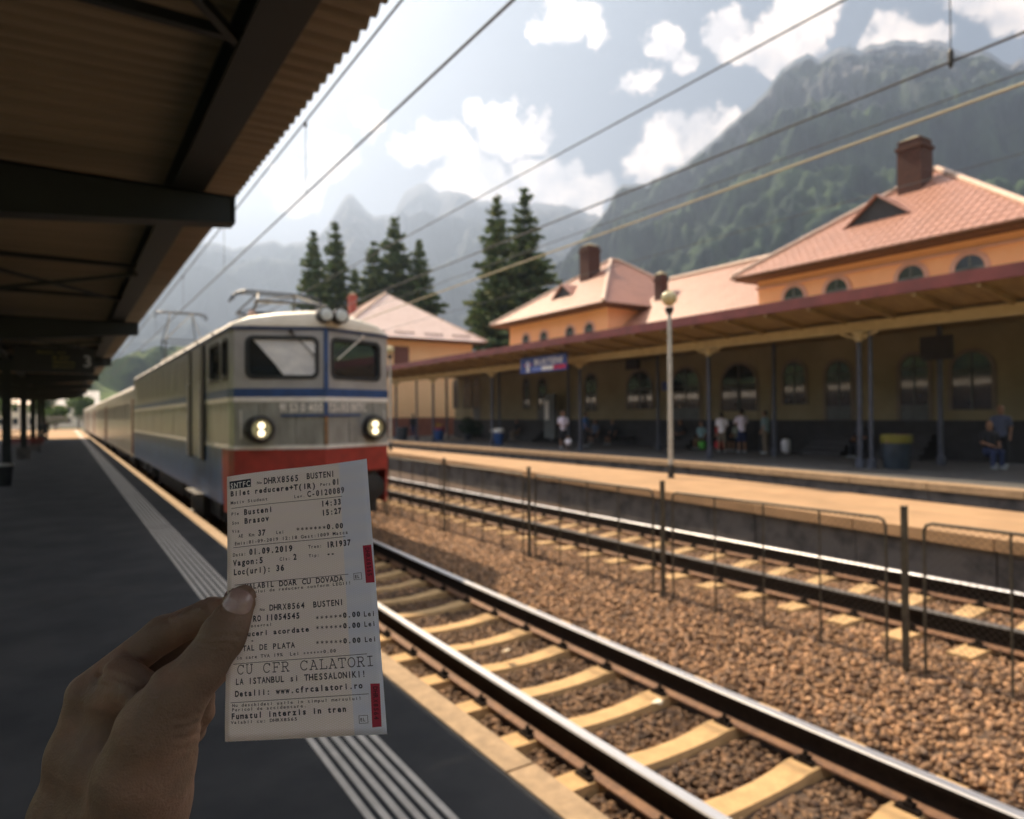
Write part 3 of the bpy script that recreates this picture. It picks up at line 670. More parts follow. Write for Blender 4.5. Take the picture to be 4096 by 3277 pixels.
# far hipped house
B5=thing('house','pale orange house with a broad hipped tile roof behind the right side of the locomotive','house',(0,0,0))
MB().box(17.6,29.3,51.0,62,-.3,8.0).build('wall',mat('peach_plaster',(.86,.58,.33),(.80,.52,.28),.3,.85),B5)
MB().box(17.55,29.35,50.95,50.998,-.2,1.7).build('plinth',mat('red_plinth',(.24,.09,.06),(.18,.07,.05),3,.8),B5)
rb=hip(B5,16.9,30.2,50.0,63,8.1,(23.6,56.3,12.6),(23.8,56.8,12.6),.4)
rb.data.materials[0]=mat('pale_tile',(.80,.62,.54),(.72,.54,.46),1.5,.45,spec=.9)
for q_ in rb.children:
    if q_.name.startswith('tile_row'): q_.data.materials[0]=rb.data.materials[0]
chimney(rb,21.0,57.5,10.5,12.6,.6,mat('red_chimney',(.35,.08,.06),(.28,.07,.05),8,.8))
wf=MB().box(22.05,23.35,50.93,50.998,6.0,7.45).build('window_frame',mat('brown_frame',(.16,.06,.045)),B5); MB().box(22.15,22.68,50.9,50.93,6.1,7.35).box(22.72,23.25,50.9,50.93,6.1,7.35).build('pane',mat('red_shutter',(.14,.045,.035),(.09,.03,.025),4,.5),wf)
wf=MB().box(26.9,28.2,50.93,50.998,5.6,6.9).build('window_frame',bpy.data.materials['brown_frame'],B5); MB().box(27.0,28.1,50.9,50.93,5.7,6.8).build('pane',glassd,wf)
sg_=MB()
for x in(19.5,22.0,24.6,27.2): sg_.bar((x,50.55,8.62),(x+1.6,50.55,8.62),.04).bar((x,50.55,8.5),(x+1.6,50.55,8.5),.04).bar((x,50.55,8.42),(x,50.55,8.66),.04).bar((x+1.6,50.55,8.42),(x+1.6,50.55,8.66),.04)
sg_.build('snow_guard',soffit,rb)
# boards and boxes under the canopy
tag(MB().box(22.52,22.62,10.0,10.95,3.45,4.2).build('hanging_screen',plinth),'black hanging screen beside a column in front of the last two doorways at right','screen')
tag(MB().box(24.4,24.6,25.6,26.5,4.15,4.68).build('loudspeaker_box',plinth),'dark square box hung above the arched window left of the lamp post','speaker box')
tag(MB().box(24.98,25.02,23.9,24.5,3.0,3.45).build('wall_sign',blu),'small blue sign on the wall just left of the lamp post','sign')
pb_=thing('poster_stand','tall dark poster stand beside the white door, behind the man in a lavender shirt','poster stand',(24.6,33.4,.2)); MB().box(-.06,.06,-.55,.55,.2,2.9).build('panel',greyd,pb_); MB().box(-.08,-.061,.05,.45,1.35,2.5).build('poster',wht,pb_)  # the white sheet paints a bright window glint on the dark panel
for y in (-.5,.5): MB().box(-.05,.05,y-.04,y+.04,0,.2).build('leg',darkst,pb_)
# ------------------------------------------------------------------ locomotive
silver=mat('loco_grey_paint',(.36,.35,.34),(.22,.21,.20),2.2,.32,metal=.3,bump=.05,bs=8,stretch=(2.2,2.2,.6),spec=.6,lo=.4,hi=.7)
upg=mat('loco_light_grey',(.40,.38,.37),(.32,.305,.30),2,.36,metal=.15)
cream=mat('loco_roof_cream',(.80,.72,.60),(.66,.58,.47),2,.5)
whl=mat('white_line',(.80,.76,.70),(.66,.60,.54),6,.5)
bluel=mat('blue_line',(.03,.075,.22),(.025,.055,.15),5,.35)
lblue=mat('loco_blue_skirt',(.075,.15,.33),(.055,.10,.22),2,.35,spec=.6)
redb=mat('loco_red_front',(.40,.042,.03),(.27,.03,.022),4,.45)
blk=mat('black_metal',(.018,.018,.02),(.035,.03,.027),6,.55,metal=.2)
rubb=mat('black_rubber',(.02,.021,.022),None,4,.6)
wgl=bpy.data.materials.new('windscreen_glass'); wgl.use_nodes=True; P=wgl.node_tree.nodes['Principled BSDF']; P.inputs['Base Color'].default_value=(.02,.025,.028,1); P.inputs['Roughness'].default_value=.03; P.inputs['IOR'].default_value=1.9; P.inputs['Specular IOR Level'].default_value=.8
rustst=mat('rust_streak',(.28,.15,.06),(.18,.09,.04),12,.8)
LY0,LYC,LY1=12.8,12.2,33.3; XL,XC,XR=2.45,3.95,5.45
lo=thing('locomotive','grey electric locomotive with blue and white stripes, red beam and lit headlights','locomotive',(0,0,0))
def outl(o,y1=LY1): return [(XL-o,LY0+.22),(XL-o+.05,LY0+.02-o),(XC,LYC-o),(XR+o-.05,LY0+.02-o),(XR+o,LY0+.22),(XR+o,y1),(XL-o,y1)]
def band(z0,z1,o,m,name,par=lo,y1=LY1):
    return MB().prism([(x,y,z0) for x,y in outl(o,y1)],(0,0,z1-z0)).build(name,m,par)
band(1.33,2.13,0,silver,'body_panel'); band(1.27,1.335,.012,whl,'white_stripe'); band(2.12,2.205,.012,whl,'white_stripe'); band(2.205,2.36,.010,bluel,'blue_stripe'); band(3.41,3.465,.02,mat('dark_blue_line',(.03,.045,.10),None,4,.5),'blue_stripe')
MB().prism([(x,y,.22) for x,y in [(XL+.005,LY0+.85),(XR-.005,LY0+.85),(XR-.005,LY1),(XL+.005,LY1)]],(0,0,1.05)).build('side_skirt',lblue,lo)
MB().prism([(x,y,.80) for x,y in [(XL-.005,LY0+.24),(XL+.05,LY0+.03),(XC,LYC+.02),(XR-.05,LY0+.03),(XR+.005,LY0+.24),(XR+.005,LY0+.85),(XL-.005,LY0+.85)]],(0,0,.47)).build('buffer_beam',redb,lo)
for x in (XL-.004,XR-.046): MB().prism([(x,LY0+.2,.12),(x,LY0+.62,.12),(x,LY0+.84,.80),(x,LY0+.14,.80)],(.05,0,0)).build('side_apron',redb,lo)
MB().box(XL+.25,XR-.25,LY0+.1,LY0+.6,-.05,.8).build('front_underframe',blk,lo)
# upper body with window openings
TH=.07
def local(A,B):
    A=Vector((*A,0));B=Vector((*B,0)); e=(B-A).normalized(); n=Vector((e.y,-e.x,0)); return A,e,n,(B-A).length
def wall_open(A,B,z0,z1,wins,m,par,name='upper_panel'):
    A,e,n,L=local(A,B); b=MB()
    def pn(u0,u1,a,c):
        if u1-u0<.005 or c-a<.005: return
        p=A+e*u0;q=A+e*u1; b.prism([(p.x,p.y,a),(q.x,q.y,a),(q.x,q.y,c),(p.x,p.y,c)],-n*TH)
    u=0
    for (a,c,za,zb) in sorted(wins):
        pn(u,a,z0,z1); pn(a,c,z0,za); pn(a,c,zb,z1); u=c
    pn(u,L,z0,z1)
    return b.build(name,m,par)
def rr(u0,u1,z0,z1,r,n=5):
    P=[]
    for cx,cz,a0 in ((u1-r,z1-r,0),(u0+r,z1-r,90),(u0+r,z0+r,180),(u1-r,z0+r,270)):
        for k in range(n+1): a=R(a0+90*k/n); P.append((cx+r*math.cos(a),cz+r*math.sin(a)))
    return P
def win(A,B,u0,u1,z0,z1,par,m=wgl,r=.1,tilt=0,name='window'):
    A,e,n,L=local(A,B); f=lambda p,o:(A.x+e.x*p[0]+n.x*o,A.y+e.y*p[0]+n.y*o,p[1])
    I=rr(u0+.03,u1-.03,z0+.03,z1-.03,r); O=rr(u0-.035,u1+.035,z0-.035,z1+.035,r+.04); b=MB()
    for k in range(len(I)):
        j=(k+1)%len(I); b.prism([f(I[k],-.02),f(I[j],-.02),f(O[j],-.02),f(O[k],-.02)],n*.035)
    fr=b.build(name+'_frame' ,rubb,par)
    G=rr(u0-.01,u1+.01,z0-.01,z1+.01,r); MB().poly([(p[0],p[1],p[2]) for p in [f((q[0],q[1]),-.03-(tilt*(q[1]-z0))) for q in G]]).build('glass',m,fr)
    return fr
LA,LB=(XL+.05,LY0+.02),(XC,LYC); RA,RB=(XC,LYC),(XR-.05,LY0+.02)
lenf=(Vector(LB)-Vector(LA)).length
wl=(.22,lenf-.15,2.56,3.27); wr=(.15,lenf-.22,2.56,3.27)
wall_open(LA,LB,2.36,3.41,[wl],upg,lo,'front_panel'); wall_open(RA,RB,2.36,3.41,[wr],upg,lo,'front_panel')
w1=win(LA,LB,*wl,lo,tilt=.05,name='windscreen'); w2=win(RA,RB,*wr,lo,tilt=.05,name='windscreen')
MB().prism([(XL,LY0+.22,2.36),(XL+.05,LY0+.02,2.36),(XL+.12,LY0+.06,2.36),(XL+.08,LY0+.24,2.36)],(0,0,1.05)).build('corner_post',upg,lo)
MB().prism([(XR,LY0+.22,2.36),(XR-.05,LY0+.02,2.36),(XR-.12,LY0+.06,2.36),(XR-.08,LY0+.24,2.36)],(0,0,1.05)).build('corner_post',upg,lo)
SA,SB=(XL,LY1),(XL,LY0+.22); SL=LY1-LY0-.22; U=lambda y:LY1-y
sw=[(U(13.62),U(13.06),2.56,3.27),(U(14.95),U(13.86),2.56,3.27)]
wall_open(SA,SB,2.36,3.41,sw,upg,lo,'side_panel')
for a in sw: win(SA,SB,*a,lo,name='side_window')
wall_open((XR,LY0+.22),(XR,LY1),2.36,3.41,[(.3,.9,2.56,3.27),(1.1,2.1,2.56,3.27)],upg,lo,'side_panel')
MB().box(XL+.1,XR-.1,16.0,LY1-.05,2.36,3.41).box(XL+.08,XR-.08,12.95,15.9,2.30,2.37).build('body_core',blk,lo)
# pale slanted panel on the left windscreen, painting its bright reflection
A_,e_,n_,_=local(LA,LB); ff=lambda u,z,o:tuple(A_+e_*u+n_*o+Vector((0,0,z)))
bl=mat('glare_panel',(.80,.78,.76),(.58,.57,.58),2.5,.55,stretch=(1,1,2))
MB().prism([ff(wl[0]+.10,3.235,-.026),ff(wl[1]-.04,3.235,-.026),ff(wl[1]-.04,2.60,-.026),ff(wl[0]+.62,2.60,-.026),ff(wl[0]+.44,2.84,-.026)],n_*.004).build('glare_panel',bl,lo)
# roof
prof=[(-1.5,3.47),(-1.44,3.56),(-1.2,3.66),(-.75,3.745),(-.3,3.79),(0,3.80),(.3,3.79),(.75,3.745),(1.2,3.66),(1.44,3.56),(1.5,3.47)]
yf=lambda x: LYC+abs(x)*.4+(.0 if abs(x)<1.4 else .10)
v=[];f=[];rows=[]
for r_,(back,kz) in enumerate(((0.0,0),(.008,.48),(.04,.76),(.14,.93),(.4,1.0))):
    rows.append([(XC+x*(1 if r_ else 1),yf(x)+back,3.475+(z-3.47)*kz) for x,z in prof])
rows.append([(XC+x,LY1,z+.005) for x,z in prof])
n=len(prof)
for r_ in rows: v+=r_
for i in range(len(rows)-1):
    for k in range(n-1): f.append((i*n+k,i*n+k+1,(i+1)*n+k+1,(i+1)*n+k))
f.append(tuple((len(rows)-1)*n+k for k in range(n)))
ro_=MB().add(v,f).build('roof',cream,lo,auto=True)
for y in np.arange(14.6,32,1.9): MB().box(XL-.01,XL+.12,y,y+.1,3.45,3.53).build('gutter_clip',whl,ro_)
# stripes, post, lettering, lamps
def onf(side,u,z,o=.0):
    A,e,n,_=local(*((LA,LB) if side=='L' else (RA,RB))); return A+e*u+n*o+Vector((0,0,z)),e,n
MB().box(XC-.035,XC+.035,LYC-.045,LYC+.05,2.36,3.41).box(XC-.03,XC+.03,LYC-.03,LYC+.05,1.86,2.12).build('centre_strip',bluel,lo)
MB().box(XC-.028,XC+.028,LYC-.03,LYC+.05,1.335,1.86).build('rust_streak',rustst,lo)
for sd,u0,u1 in (('L',lenf-.78,lenf),('R',0,.82)):
    p,e,nn=onf(sd,u0,1.87); q,_,_=onf(sd,u1,1.87); MB().bar(p+nn*.015,q+nn*.015,.03,.04).build('handrail',bluel,lo)
letm=mat('white_lettering',(.95,.88,.80),(.8,.72,.65),12,.6)
p,e,nn=onf('L',lenf-.80,1.94,.012); text3d('lettering','91 53 0 400',p,e,(0,0,1),.145,letm,lo,bold=.02,width=.76)
p,e,nn=onf('R',.05,1.94,.012); text3d('lettering','725-1 RO SNTFC',p,e,(0,0,1),.145,letm,lo,bold=.02,width=.95)
lampw=mat('lit_lamp',(1,.9,.7),emit=((1.0,.78,.48),1.3)); chrome=mat('lamp_reflector',(.75,.70,.62),None,3,.25,metal=1)
lglass=mat('dull_lamp_glass',(.62,.64,.62),(.5,.52,.5),6,.3)
for sg_x in (-1,1):
    cx=XC+sg_x*1.06; cy=LYC+.42
    h=thing('headlight',None,None); h.parent=lo
    MB().lathe((cx,cy,1.63),[(.25,.12),(.25,-.02),(.225,-.17),(.20,-.2),(.175,-.2),(.16,-.12)],22,axis='y').build('lamp_housing',blk,h,auto=True)
    MB().lathe((cx,cy,1.63),[(.17,-.125),(.165,-.13)],22,axis='y').build('reflector',chrome,h)
    for dz_ in(-.068,.068): MB().lathe((cx,cy,1.63+dz_),[(.058,-.13),(.055,-.15),(.02,-.155)],14,axis='y').build('lamp',lampw,h)
for dx in (-.02,.26):
    MB().lathe((XC+dx,LYC+.03,3.68),[(.125,.3),(.14,0),(.14,-.16),(.115,-.165)],20,axis='y').build('roof_lamp',blk,lo,auto=True)
    MB().lathe((XC+dx,LYC-.14,3.68),[(.112,0),(.10,-.02),(.05,-.03)],20,axis='y').build('lamp_glass',lglass,lo,auto=True)
for sd,a,b_ in (('L',(.62*lenf,3.38),(.88*lenf,2.95)),('R',(.55*lenf,3.36),(.16*lenf,2.9))):
    p,_,nn=onf(sd,a[0],a[1],.05); q,_,_=onf(sd,b_[0],b_[1],.04); MB().bar(p,q,.02).bar(p-nn*.04+Vector((0,0,.02)),p+nn*.02,.06).build('wiper',blk if sd=='L' else whl,lo)
for x in (XC-.875,XC+.875):
    MB().lathe((x,LY0-.2,.52),[(.10,.5),(.10,-.35),(.24,-.36),(.24,-.42),(.1,-.44)],20,axis='y').build('buffer',blk,lo,auto=True)
MB().box(XC-.1,XC+.1,LYC-.25,LY0,.42,.62).tube([(XC,LYC-.25,.6),(XC,LYC-.35,.5),(XC,LYC-.3,.35)],.04,8).build('coupling_hook',blk,lo)
for sd,us in (('L',(.42,1.05)),('R',(.55,1.18))):
    for u in us:
        p,e,nn=onf(sd,u,1.36,.002); q,_,_=onf(sd,u,2.1,.002); MB().bar(p,q,.012,.008).build('panel_seam',blk,lo)
for y in np.arange(18.0,33,2.55): MB().box(XL-.004,XL-.0005,y,y+.015,1.34,2.11).build('panel_seam',blk,lo)
for sx in (-1,1):
    p=Vector((XC+sx*1.35,LY0+.02,1.45)); MB().tube([p,p+Vector((0,-.07,.02)),p+Vector((0,-.07,.5)),p+Vector((0,0,.52))],.012,6).build('hand_hold',whl,lo)
# side door, rails, steps, grilles
MB().box(XL-.014,XL-.002,15.55,17.45,1.0,3.38).build('door_recess',upg,lo)
MB().box(XL-.03,XL-.015,15.85,17.1,1.02,3.33).build('door',silver,lo)
for y in (15.62,17.3): MB().box(XL-.05,XL-.012,y-.16,y+.16,.95,3.36).build('door_jamb',blk,lo); 
for y in (15.62,17.3): MB().tube([(XL-.09,y,1.0),(XL-.09,y,2.6)],.018,8).build('grab_rail',whl,lo)
MB().box(XL-.02,XL+.2,15.7,17.3,-.25,.2).build('step_box',blk,lo)
for z in(.18,-.3): MB().box(XL-.16,XL+.1,15.75,17.25,z,z+.05).build('step',blk,lo)
for y in np.arange(18.2,32,1.55):
    g_=MB()
    for k in range(9): g_.box(XL-.018,XL-.001,y,y+1.1,2.55+k*.085,2.60+k*.085)
    g_.build('grille',silver,lo)
# running gear
def bogie(par,yc,xs=(XL+.2,XR-.2),wb=2.1,n=3,r=.6):
    b=thing('bogie',None,None); b.parent=par
    for x in xs: MB().box(x-.07,x+.07,yc-wb-.5,yc+wb+.5,-.18,.12).build('bogie_frame',blk,b)
    for k in range(n):
        y=yc+(k-(n-1)/2)*wb
        for x in xs: MB().lathe((x+(.12 if x<XC else -.12),y,-.54+r),[(r+.03,-.02),(r,.02),(r,.11),(r-.08,.12),(.1,.1)],24,axis='x').build('wheel',rust,b,auto=True); 
        for x in xs: MB().box(x-.12,x+.12,y-.17,y+.17,-.1,.2).build('axle_box',blk,b)
bogie(lo,16.6); bogie(lo,28.8)
MB().box(XL+.15,XR-.15,19.8,25.5,-.25,.22).build('battery_box',blk,lo)
# pantographs
insm=mat('insulator',(.30,.13,.08),(.42,.36,.30),10,.3); pant=mat('pantograph_tube',(.05,.06,.075),None,4,.4,metal=.4); copper=mat('bright_bar',(.42,.39,.34),(.3,.28,.24),9,.5,metal=.3)
def panto(y,up):
    p=thing('pantograph',None,None); p.parent=lo; zb=3.98
    MB().bar((3.2,y-1.0,zb),(4.7,y-1.0,zb),.08).bar((3.2,y+1.0,zb),(4.7,y+1.0,zb),.08).bar((3.2,y-1,zb),(3.2,y+1,zb),.08).bar((4.7,y-1,zb),(4.7,y+1,zb),.08).build('base_frame',pant,p)
    for x in(3.2,4.7):
        for yy in(y-1,y+1): MB().lathe((x,yy,3.68),[(.05,0),(.10,.05),(.05,.1),(.10,.16),(.05,.21),(.10,.27),(.04,.36)],12).build('insulator',insm,p,auto=True)
    H=up; half=H*.45
    for s_ in(-1,1):
        k=y+s_*.2; e_=y+s_*(1.05 if up<1 else .75)
        MB().tube([(3.35,k,zb),(3.3,e_,zb+half)],.03,6).tube([(4.55,k,zb),(4.6,e_,zb+half)],.03,6).tube([(3.3,e_,zb+half),(4.6,e_,zb+half)],.025,6).build('lower_arm',pant,p)
        MB().tube([(3.3,e_,zb+half),(3.55,y,zb+H)],.022,6).tube([(4.6,e_,zb+half),(4.35,y,zb+H)],.022,6).tube([(3.3,e_,zb+half),(4.35,y,zb+H)],.015,6).build('upper_arm',copper if s_<0 else pant,p)
    for dy in(-.18,.18): MB().tube([(2.98,y+dy,zb+H-.22),(3.06,y+dy,zb+H-.06),(3.25,y+dy,zb+H),(4.65,y+dy,zb+H),(4.84,y+dy,zb+H-.06),(4.92,y+dy,zb+H-.22)],.025,8).build('contact_bow',pant,p)
    [MB().bar((x,y-.18,zb+H-.03),(x,y+.18,zb+H-.03),.03).build('bow_link',pant,p) for x in(3.25,4.65)]
panto(15.6,.60); panto(30.6,2.12)
MB().tube([(3.3,14.9,4.26),(4.5,14.7,4.30),(4.95,15.2,4.34)],.03,6).tube([(4.95,15.2,4.34),(4.6,14.6,4.0)],.025,6).build('roof_busbar',copper,lo)
for y in (19,21.5,24,26.5): MB().box(3.5,4.5,y,y+1.1,3.78,3.95).build('roof_box',cream,lo); MB().lathe((3.3,y,3.7),[(.05,0),(.09,.06),(.05,.12),(.09,.18),(.05,.25)],10).build('insulator',insm,lo,auto=True)
MB().tube([(3.0,17,3.9),(3.0,28.5,3.95)],.03,6).build('roof_busbar',copper,lo)
MB().lathe((4.75,15.1,3.72),[(.12,0),(.17,.1),(.17,.3),(.1,.38)],12).build('circuit_breaker',blk,lo,auto=True)
# ------------------------------------------------------------------ coaches
csil=mat('coach_silver',(.55,.52,.49),(.44,.42,.40),.8,.28,metal=.35,stretch=(1,.5,1)); croof=mat('coach_roof',(.78,.70,.62),(.64,.57,.50),1,.6)
def coach(y0,lab):
    t=thing('passenger_coach',lab,'train coach',(0,y0,0),'coaches behind the locomotive'); L=24.4
    wins=[(1.9+k*2.02,3.2+k*2.02) for k in range(11)]
    MB().box(2.52,5.38,0,L,.12,1.75).build('lower_body',csil,t)
    MB().box(2.58,5.32,0,L,1.752,2.548).build('inner_wall',csil,t); u=0
    for a,c in wins+[(L,L)]: MB().box(2.521,2.579,u,a,1.751,2.549).build('window_post',csil,t); u=c
    for a,c in wins: MB().box(2.56,2.578,a+.002,c-.002,1.752,2.548).build('window',wgl,t)
    MB().box(2.52,5.38,0,L,2.55,3.10).build('upper_body',csil,t)
    MB().prism([(2.52,0,3.10),(2.56,0,3.22),(2.8,0,3.40),(3.3,0,3.54),(3.95,0,3.6),(4.6,0,3.54),(5.1,0,3.40),(5.34,0,3.22),(5.38,0,3.10)],(0,L,0)).build('roof',croof,t)
    for y in(.35,L-1.15): MB().box(2.495,2.519,y,y+.8,.25,2.7).build('door',mat_door,t)
    MB().box(3.3,4.6,-.45,0,.1,2.5).build('gangway_bellows',rubb,t)
    for y in (3.2,L-3.2):
        MB().box(2.65,5.25,y-1.7,y+1.7,-.3,.05).build('bogie_frame',blk,t)
        for k in(-1.2,1.2): MB().lathe((2.8,y+k,-.08),[(.48,-.02),(.46,.1),(.1,.1)],20,axis='x').build('wheel',rust,t,auto=True)
    MB().box(2.7,5.2,7,16,-.25,.1).build('underfloor_box',blk,t)
mat_door=mat('coach_door',(.25,.08,.06),(.2,.07,.06),3,.4)
coach(34.2,'first silver coach directly behind the locomotive'); coach(59.3,'second silver coach of the train'); coach(84.4,'third silver coach, far back where the platform ends'); coach(109.5,'last silver coach, a pale sliver in the far haze')
# ------------------------------------------------------------------ overhead wires
wirem=mat('overhead_wire',(.13,.13,.14),(.10,.10,.11),3,.85,metal=.0,spec=.15); wirel=mat('bright_cable',(.50,.45,.33),(.42,.38,.28),4,.9,spec=.1)
def wire(lab,x,z0,z1,r,m,y0=-30,y1=170,sag=0,name='overhead_wire'):
    pts=[(x,y,z0+(z1-z0)*max(0,(y-2))/40) for y in np.linspace(y0,y1,9)]
    return tag(MB().tube(pts,r*1.25,6).build(name,m),lab,'overhead wire')
wire('contact wire above the nearest track, the lower of the two wires beside the canopy edge',3.95,6.22,6.2,.015,wirem)
w_=thing('overhead_wire','messenger wire with droppers above the nearest track, nearest the canopy edge','overhead wire',(0,0,0))
MB().tube([(3.95,y,7.72-.006*y) for y in (-30,5,60,170)],.020,6).build('wire',wirem,w_)
for y in (13.35,21.6,30,40): MB().tube([(3.95,y,6.22),(3.95,y,7.72-.006*y)],.007,5).lathe((3.95,y,7.6-.006*y),[(.02,0),(.035,.04),(.02,.12)],8).build('dropper',wirem,w_)
wire('upper thin wire over the second track, crossing the clouds',8.2,7.06,6.9,.011,wirem)
wire('dark contact wire over the second track crossing the mountain',8.2,5.72,5.70,.012,wirem)
wire('thin grey wire just above the bright cable',11.2,6.58,6.58,.008,wirem)
wire('thick bright cable crossing in front of the big mountain and the spruces',11.2,6.5,6.02,.017,wirel,name='cable')
wire('faint low wire above the big tiled roof',15.7,6.9,6.9,.007,wirem)
d_=thing('wire_hanger','insulated hanger holding the dark contact wire near the top right corner','hanger',(8.2,3.62,5.70)); MB().tube([(0,0,.02),(0,0,3.2)],.007,6).build('hanger_wire',wirem,d_); MB().lathe((0,0,0),[(.015,-.05),(.03,0),(.03,.12),(.015,.16)],10).build('insulator',blk,d_)
# ------------------------------------------------------------------ bins, luggage, plants
bluebin=mat('bin_blue',(.03,.10,.32),(.025,.075,.24),4,.4)
def bin_(loc,lab,body,rim,r=.36,h=.85,extra=None,w2=None):
    t=thing('litter_bin',lab,'bin',loc,None)
    MB().lathe((0,0,0),[(r*.82,0),(r*.85,.03),(r,h*.75)],18).build('bin_body',body,t,auto=True)
    MB().lathe((0,0,0),[(r+.01,h*.75),(r+.02,h*.77),(r+.02,h*.97),(r-.03,h),(r-.06,h*.9)],18).build('bin_rim',rim,t,auto=True)
    if extra: 
        b=MB()
        for _ in range(60):
            p=Vector((rng.normal()*.14,rng.normal()*.14,h+abs(rng.normal())*.14)); q=Vector(rng.normal(size=3)).normalized()*.05; w=q.cross(Vector((0,0,1)))
            b.add([p-q,p+w,p+q,p-w],[(0,1,2,3)])
        b.build('flowers',extra,t)
    return t
dkb=mat('bin_dark',(.035,.05,.07),(.02,.03,.045),3,.4)
bin_((20.2,10.5,.2),'dark bin with a yellow and pink rim, nearest at right on the main platform',dkb,mat('yellow_rim',(.15,.135,.02),(.13,.035,.07),1.2,.5,stretch=(1.2,1.2,1),lo=.5,hi=.52),.40,1.0)
bin_((20.2,32.4,.2),'blue bin with a white rim at the foot of a canopy column',bluebin,wht,.37,.9)
bin_((20.9,41.0,.2),'blue bin with a red rim and yellow flowers, beside the green shrub',bluebin,mat('red_rim',(.3,.05,.09)),.42,.9,mat('yellow_petals',(.7,.5,.04)))
bin_((19.2,43.0,.2),'dark bin next to the right edge of the locomotive',dkb,dkb,.38,.9)
def bag(loc,lab,m,s=(.3,.2,.45)):
    t=thing('bag',lab,'bag',loc); q=MB(); P=[]
    for _ in range(40):
        a=rng.normal(size=3); a/=np.linalg.norm(a); a=np.sign(a)*np.abs(a)**.6; P.append((a[0]*s[0]/2,a[1]*s[1]/2,s[2]/2+a[2]*s[2]/2))
    v,f=hull_faces(np.array(P)); q.add(v.tolist(),f.tolist()); q.build('bag_body',m,t,smooth=True)
    MB().tube([(-.06,0,s[2]-.02),(-.05,0,s[2]+.07),(.05,0,s[2]+.07),(.06,0,s[2]-.02)],.012,6).build('bag_handle',blk,t)
bag((24.3,17.0,.2),'white bag standing alone on the main platform, right of the standing couple',mat('bag_white',(.8,.8,.86)),(.4,.3,.62))
bag((24.4,21.4,.2),'small green bag on the floor beside a canopy column',mat('bag_green',(.12,.5,.08)),(.35,.3,.4))
bag((24.6,20.6,.2),'red bag on the floor in front of the seated people',mat('bag_red',(.5,.03,.04)),(.5,.3,.45))
leafd=bpy.data.materials.new('foliage'); 
def leafmat(name,cols,rough=.6,trn=.25):
    m=bpy.data.materials.new(name); m.use_nodes=True; t=m.node_tree; P=t.nodes['Principled BSDF']; P.inputs['Roughness'].default_value=rough; P.inputs['Specular IOR Level'].default_value=.3
    g_=t.nodes.new('ShaderNodeNewGeometry'); c=t.nodes.new('ShaderNodeValToRGB'); e=c.color_ramp.elements; e[0].color=(*cols[0],1); e[1].color=(*cols[-1],1)
    for i,k in enumerate(cols[1:-1]): q=e.new((i+1)/(len(cols)-1)); q.color=(*k,1)
    t.links.new(g_.outputs['Random Per Island'],c.inputs[0]); t.links.new(c.outputs[0],P.inputs['Base Color'])
    if trn:
        tr=t.nodes.new('ShaderNodeBsdfTranslucent'); t.links.new(c.outputs[0],tr.inputs[0]); mx=t.nodes.new('ShaderNodeMixShader'); mx.inputs[0].default_value=trn
        t.links.new(P.outputs[0],mx.inputs[1]); t.links.new(tr.outputs[0],mx.inputs[2]); t.links.new(mx.outputs[0],t.nodes['Material Output'].inputs[0])
    return m
spr=leafmat('spruce_needles',[(.03,.06,.03),(.06,.11,.045),(.11,.16,.05),(.18,.20,.07)])
broad=leafmat('broad_leaves',[(.04,.09,.02),(.08,.14,.03),(.14,.20,.045)],trn=.4)
shrubm=leafmat('shrub_leaves',[(.01,.03,.02),(.02,.05,.03),(.03,.07,.03)])
barkm=mat('bark',(.09,.06,.045),(.05,.035,.028),6,.95,bump=.4)
def quads(P,S_,rngl,flat=.0):
    n=len(P); A=rngl.normal(size=(n,3)); A[:,2]*=(1-flat); A/=np.linalg.norm(A,axis=1)[:,None]; B=rngl.normal(size=(n,3)); B-= (A*B).sum(1)[:,None]*A; B/=np.linalg.norm(B,axis=1)[:,None]
    S_=S_[:,None]; v=np.stack([P-A*S_,P-B*S_*.5,P+A*S_,P+B*S_*.5],1).reshape(-1,3); f=np.arange(4*n).reshape(n,4); return v,f
def leafy(name,par,m,blobs,n,size,seed=1):
    r_=np.random.default_rng(seed); P=[]
    for (c,rad,k) in blobs:
        q=r_.normal(size=(k,3)); q/=np.linalg.norm(q,axis=1)[:,None]; q*= (r_.uniform(.35,1,k)**.5)[:,None]*np.array(rad); P.append(q+np.array(c))
    P=np.concatenate(P); v,f=quads(P,r_.uniform(.6,1.3,len(P))*size,r_); return raw(name,v,f,m,par)
sh=thing('potted_shrub','dark green potted shrub in front of the far station windows','shrub',(22.6,40.0,.2)); MB().lathe((0,0,0),[(.22,0),(.3,.4),(.33,.42)],14).build('pot',dkb,sh,auto=True); leafy('crown',sh,shrubm,[((0,0,.95),(.6,.6,.6),500),((.3,-.6,.8),(.5,.5,.5),300)],0,.09)
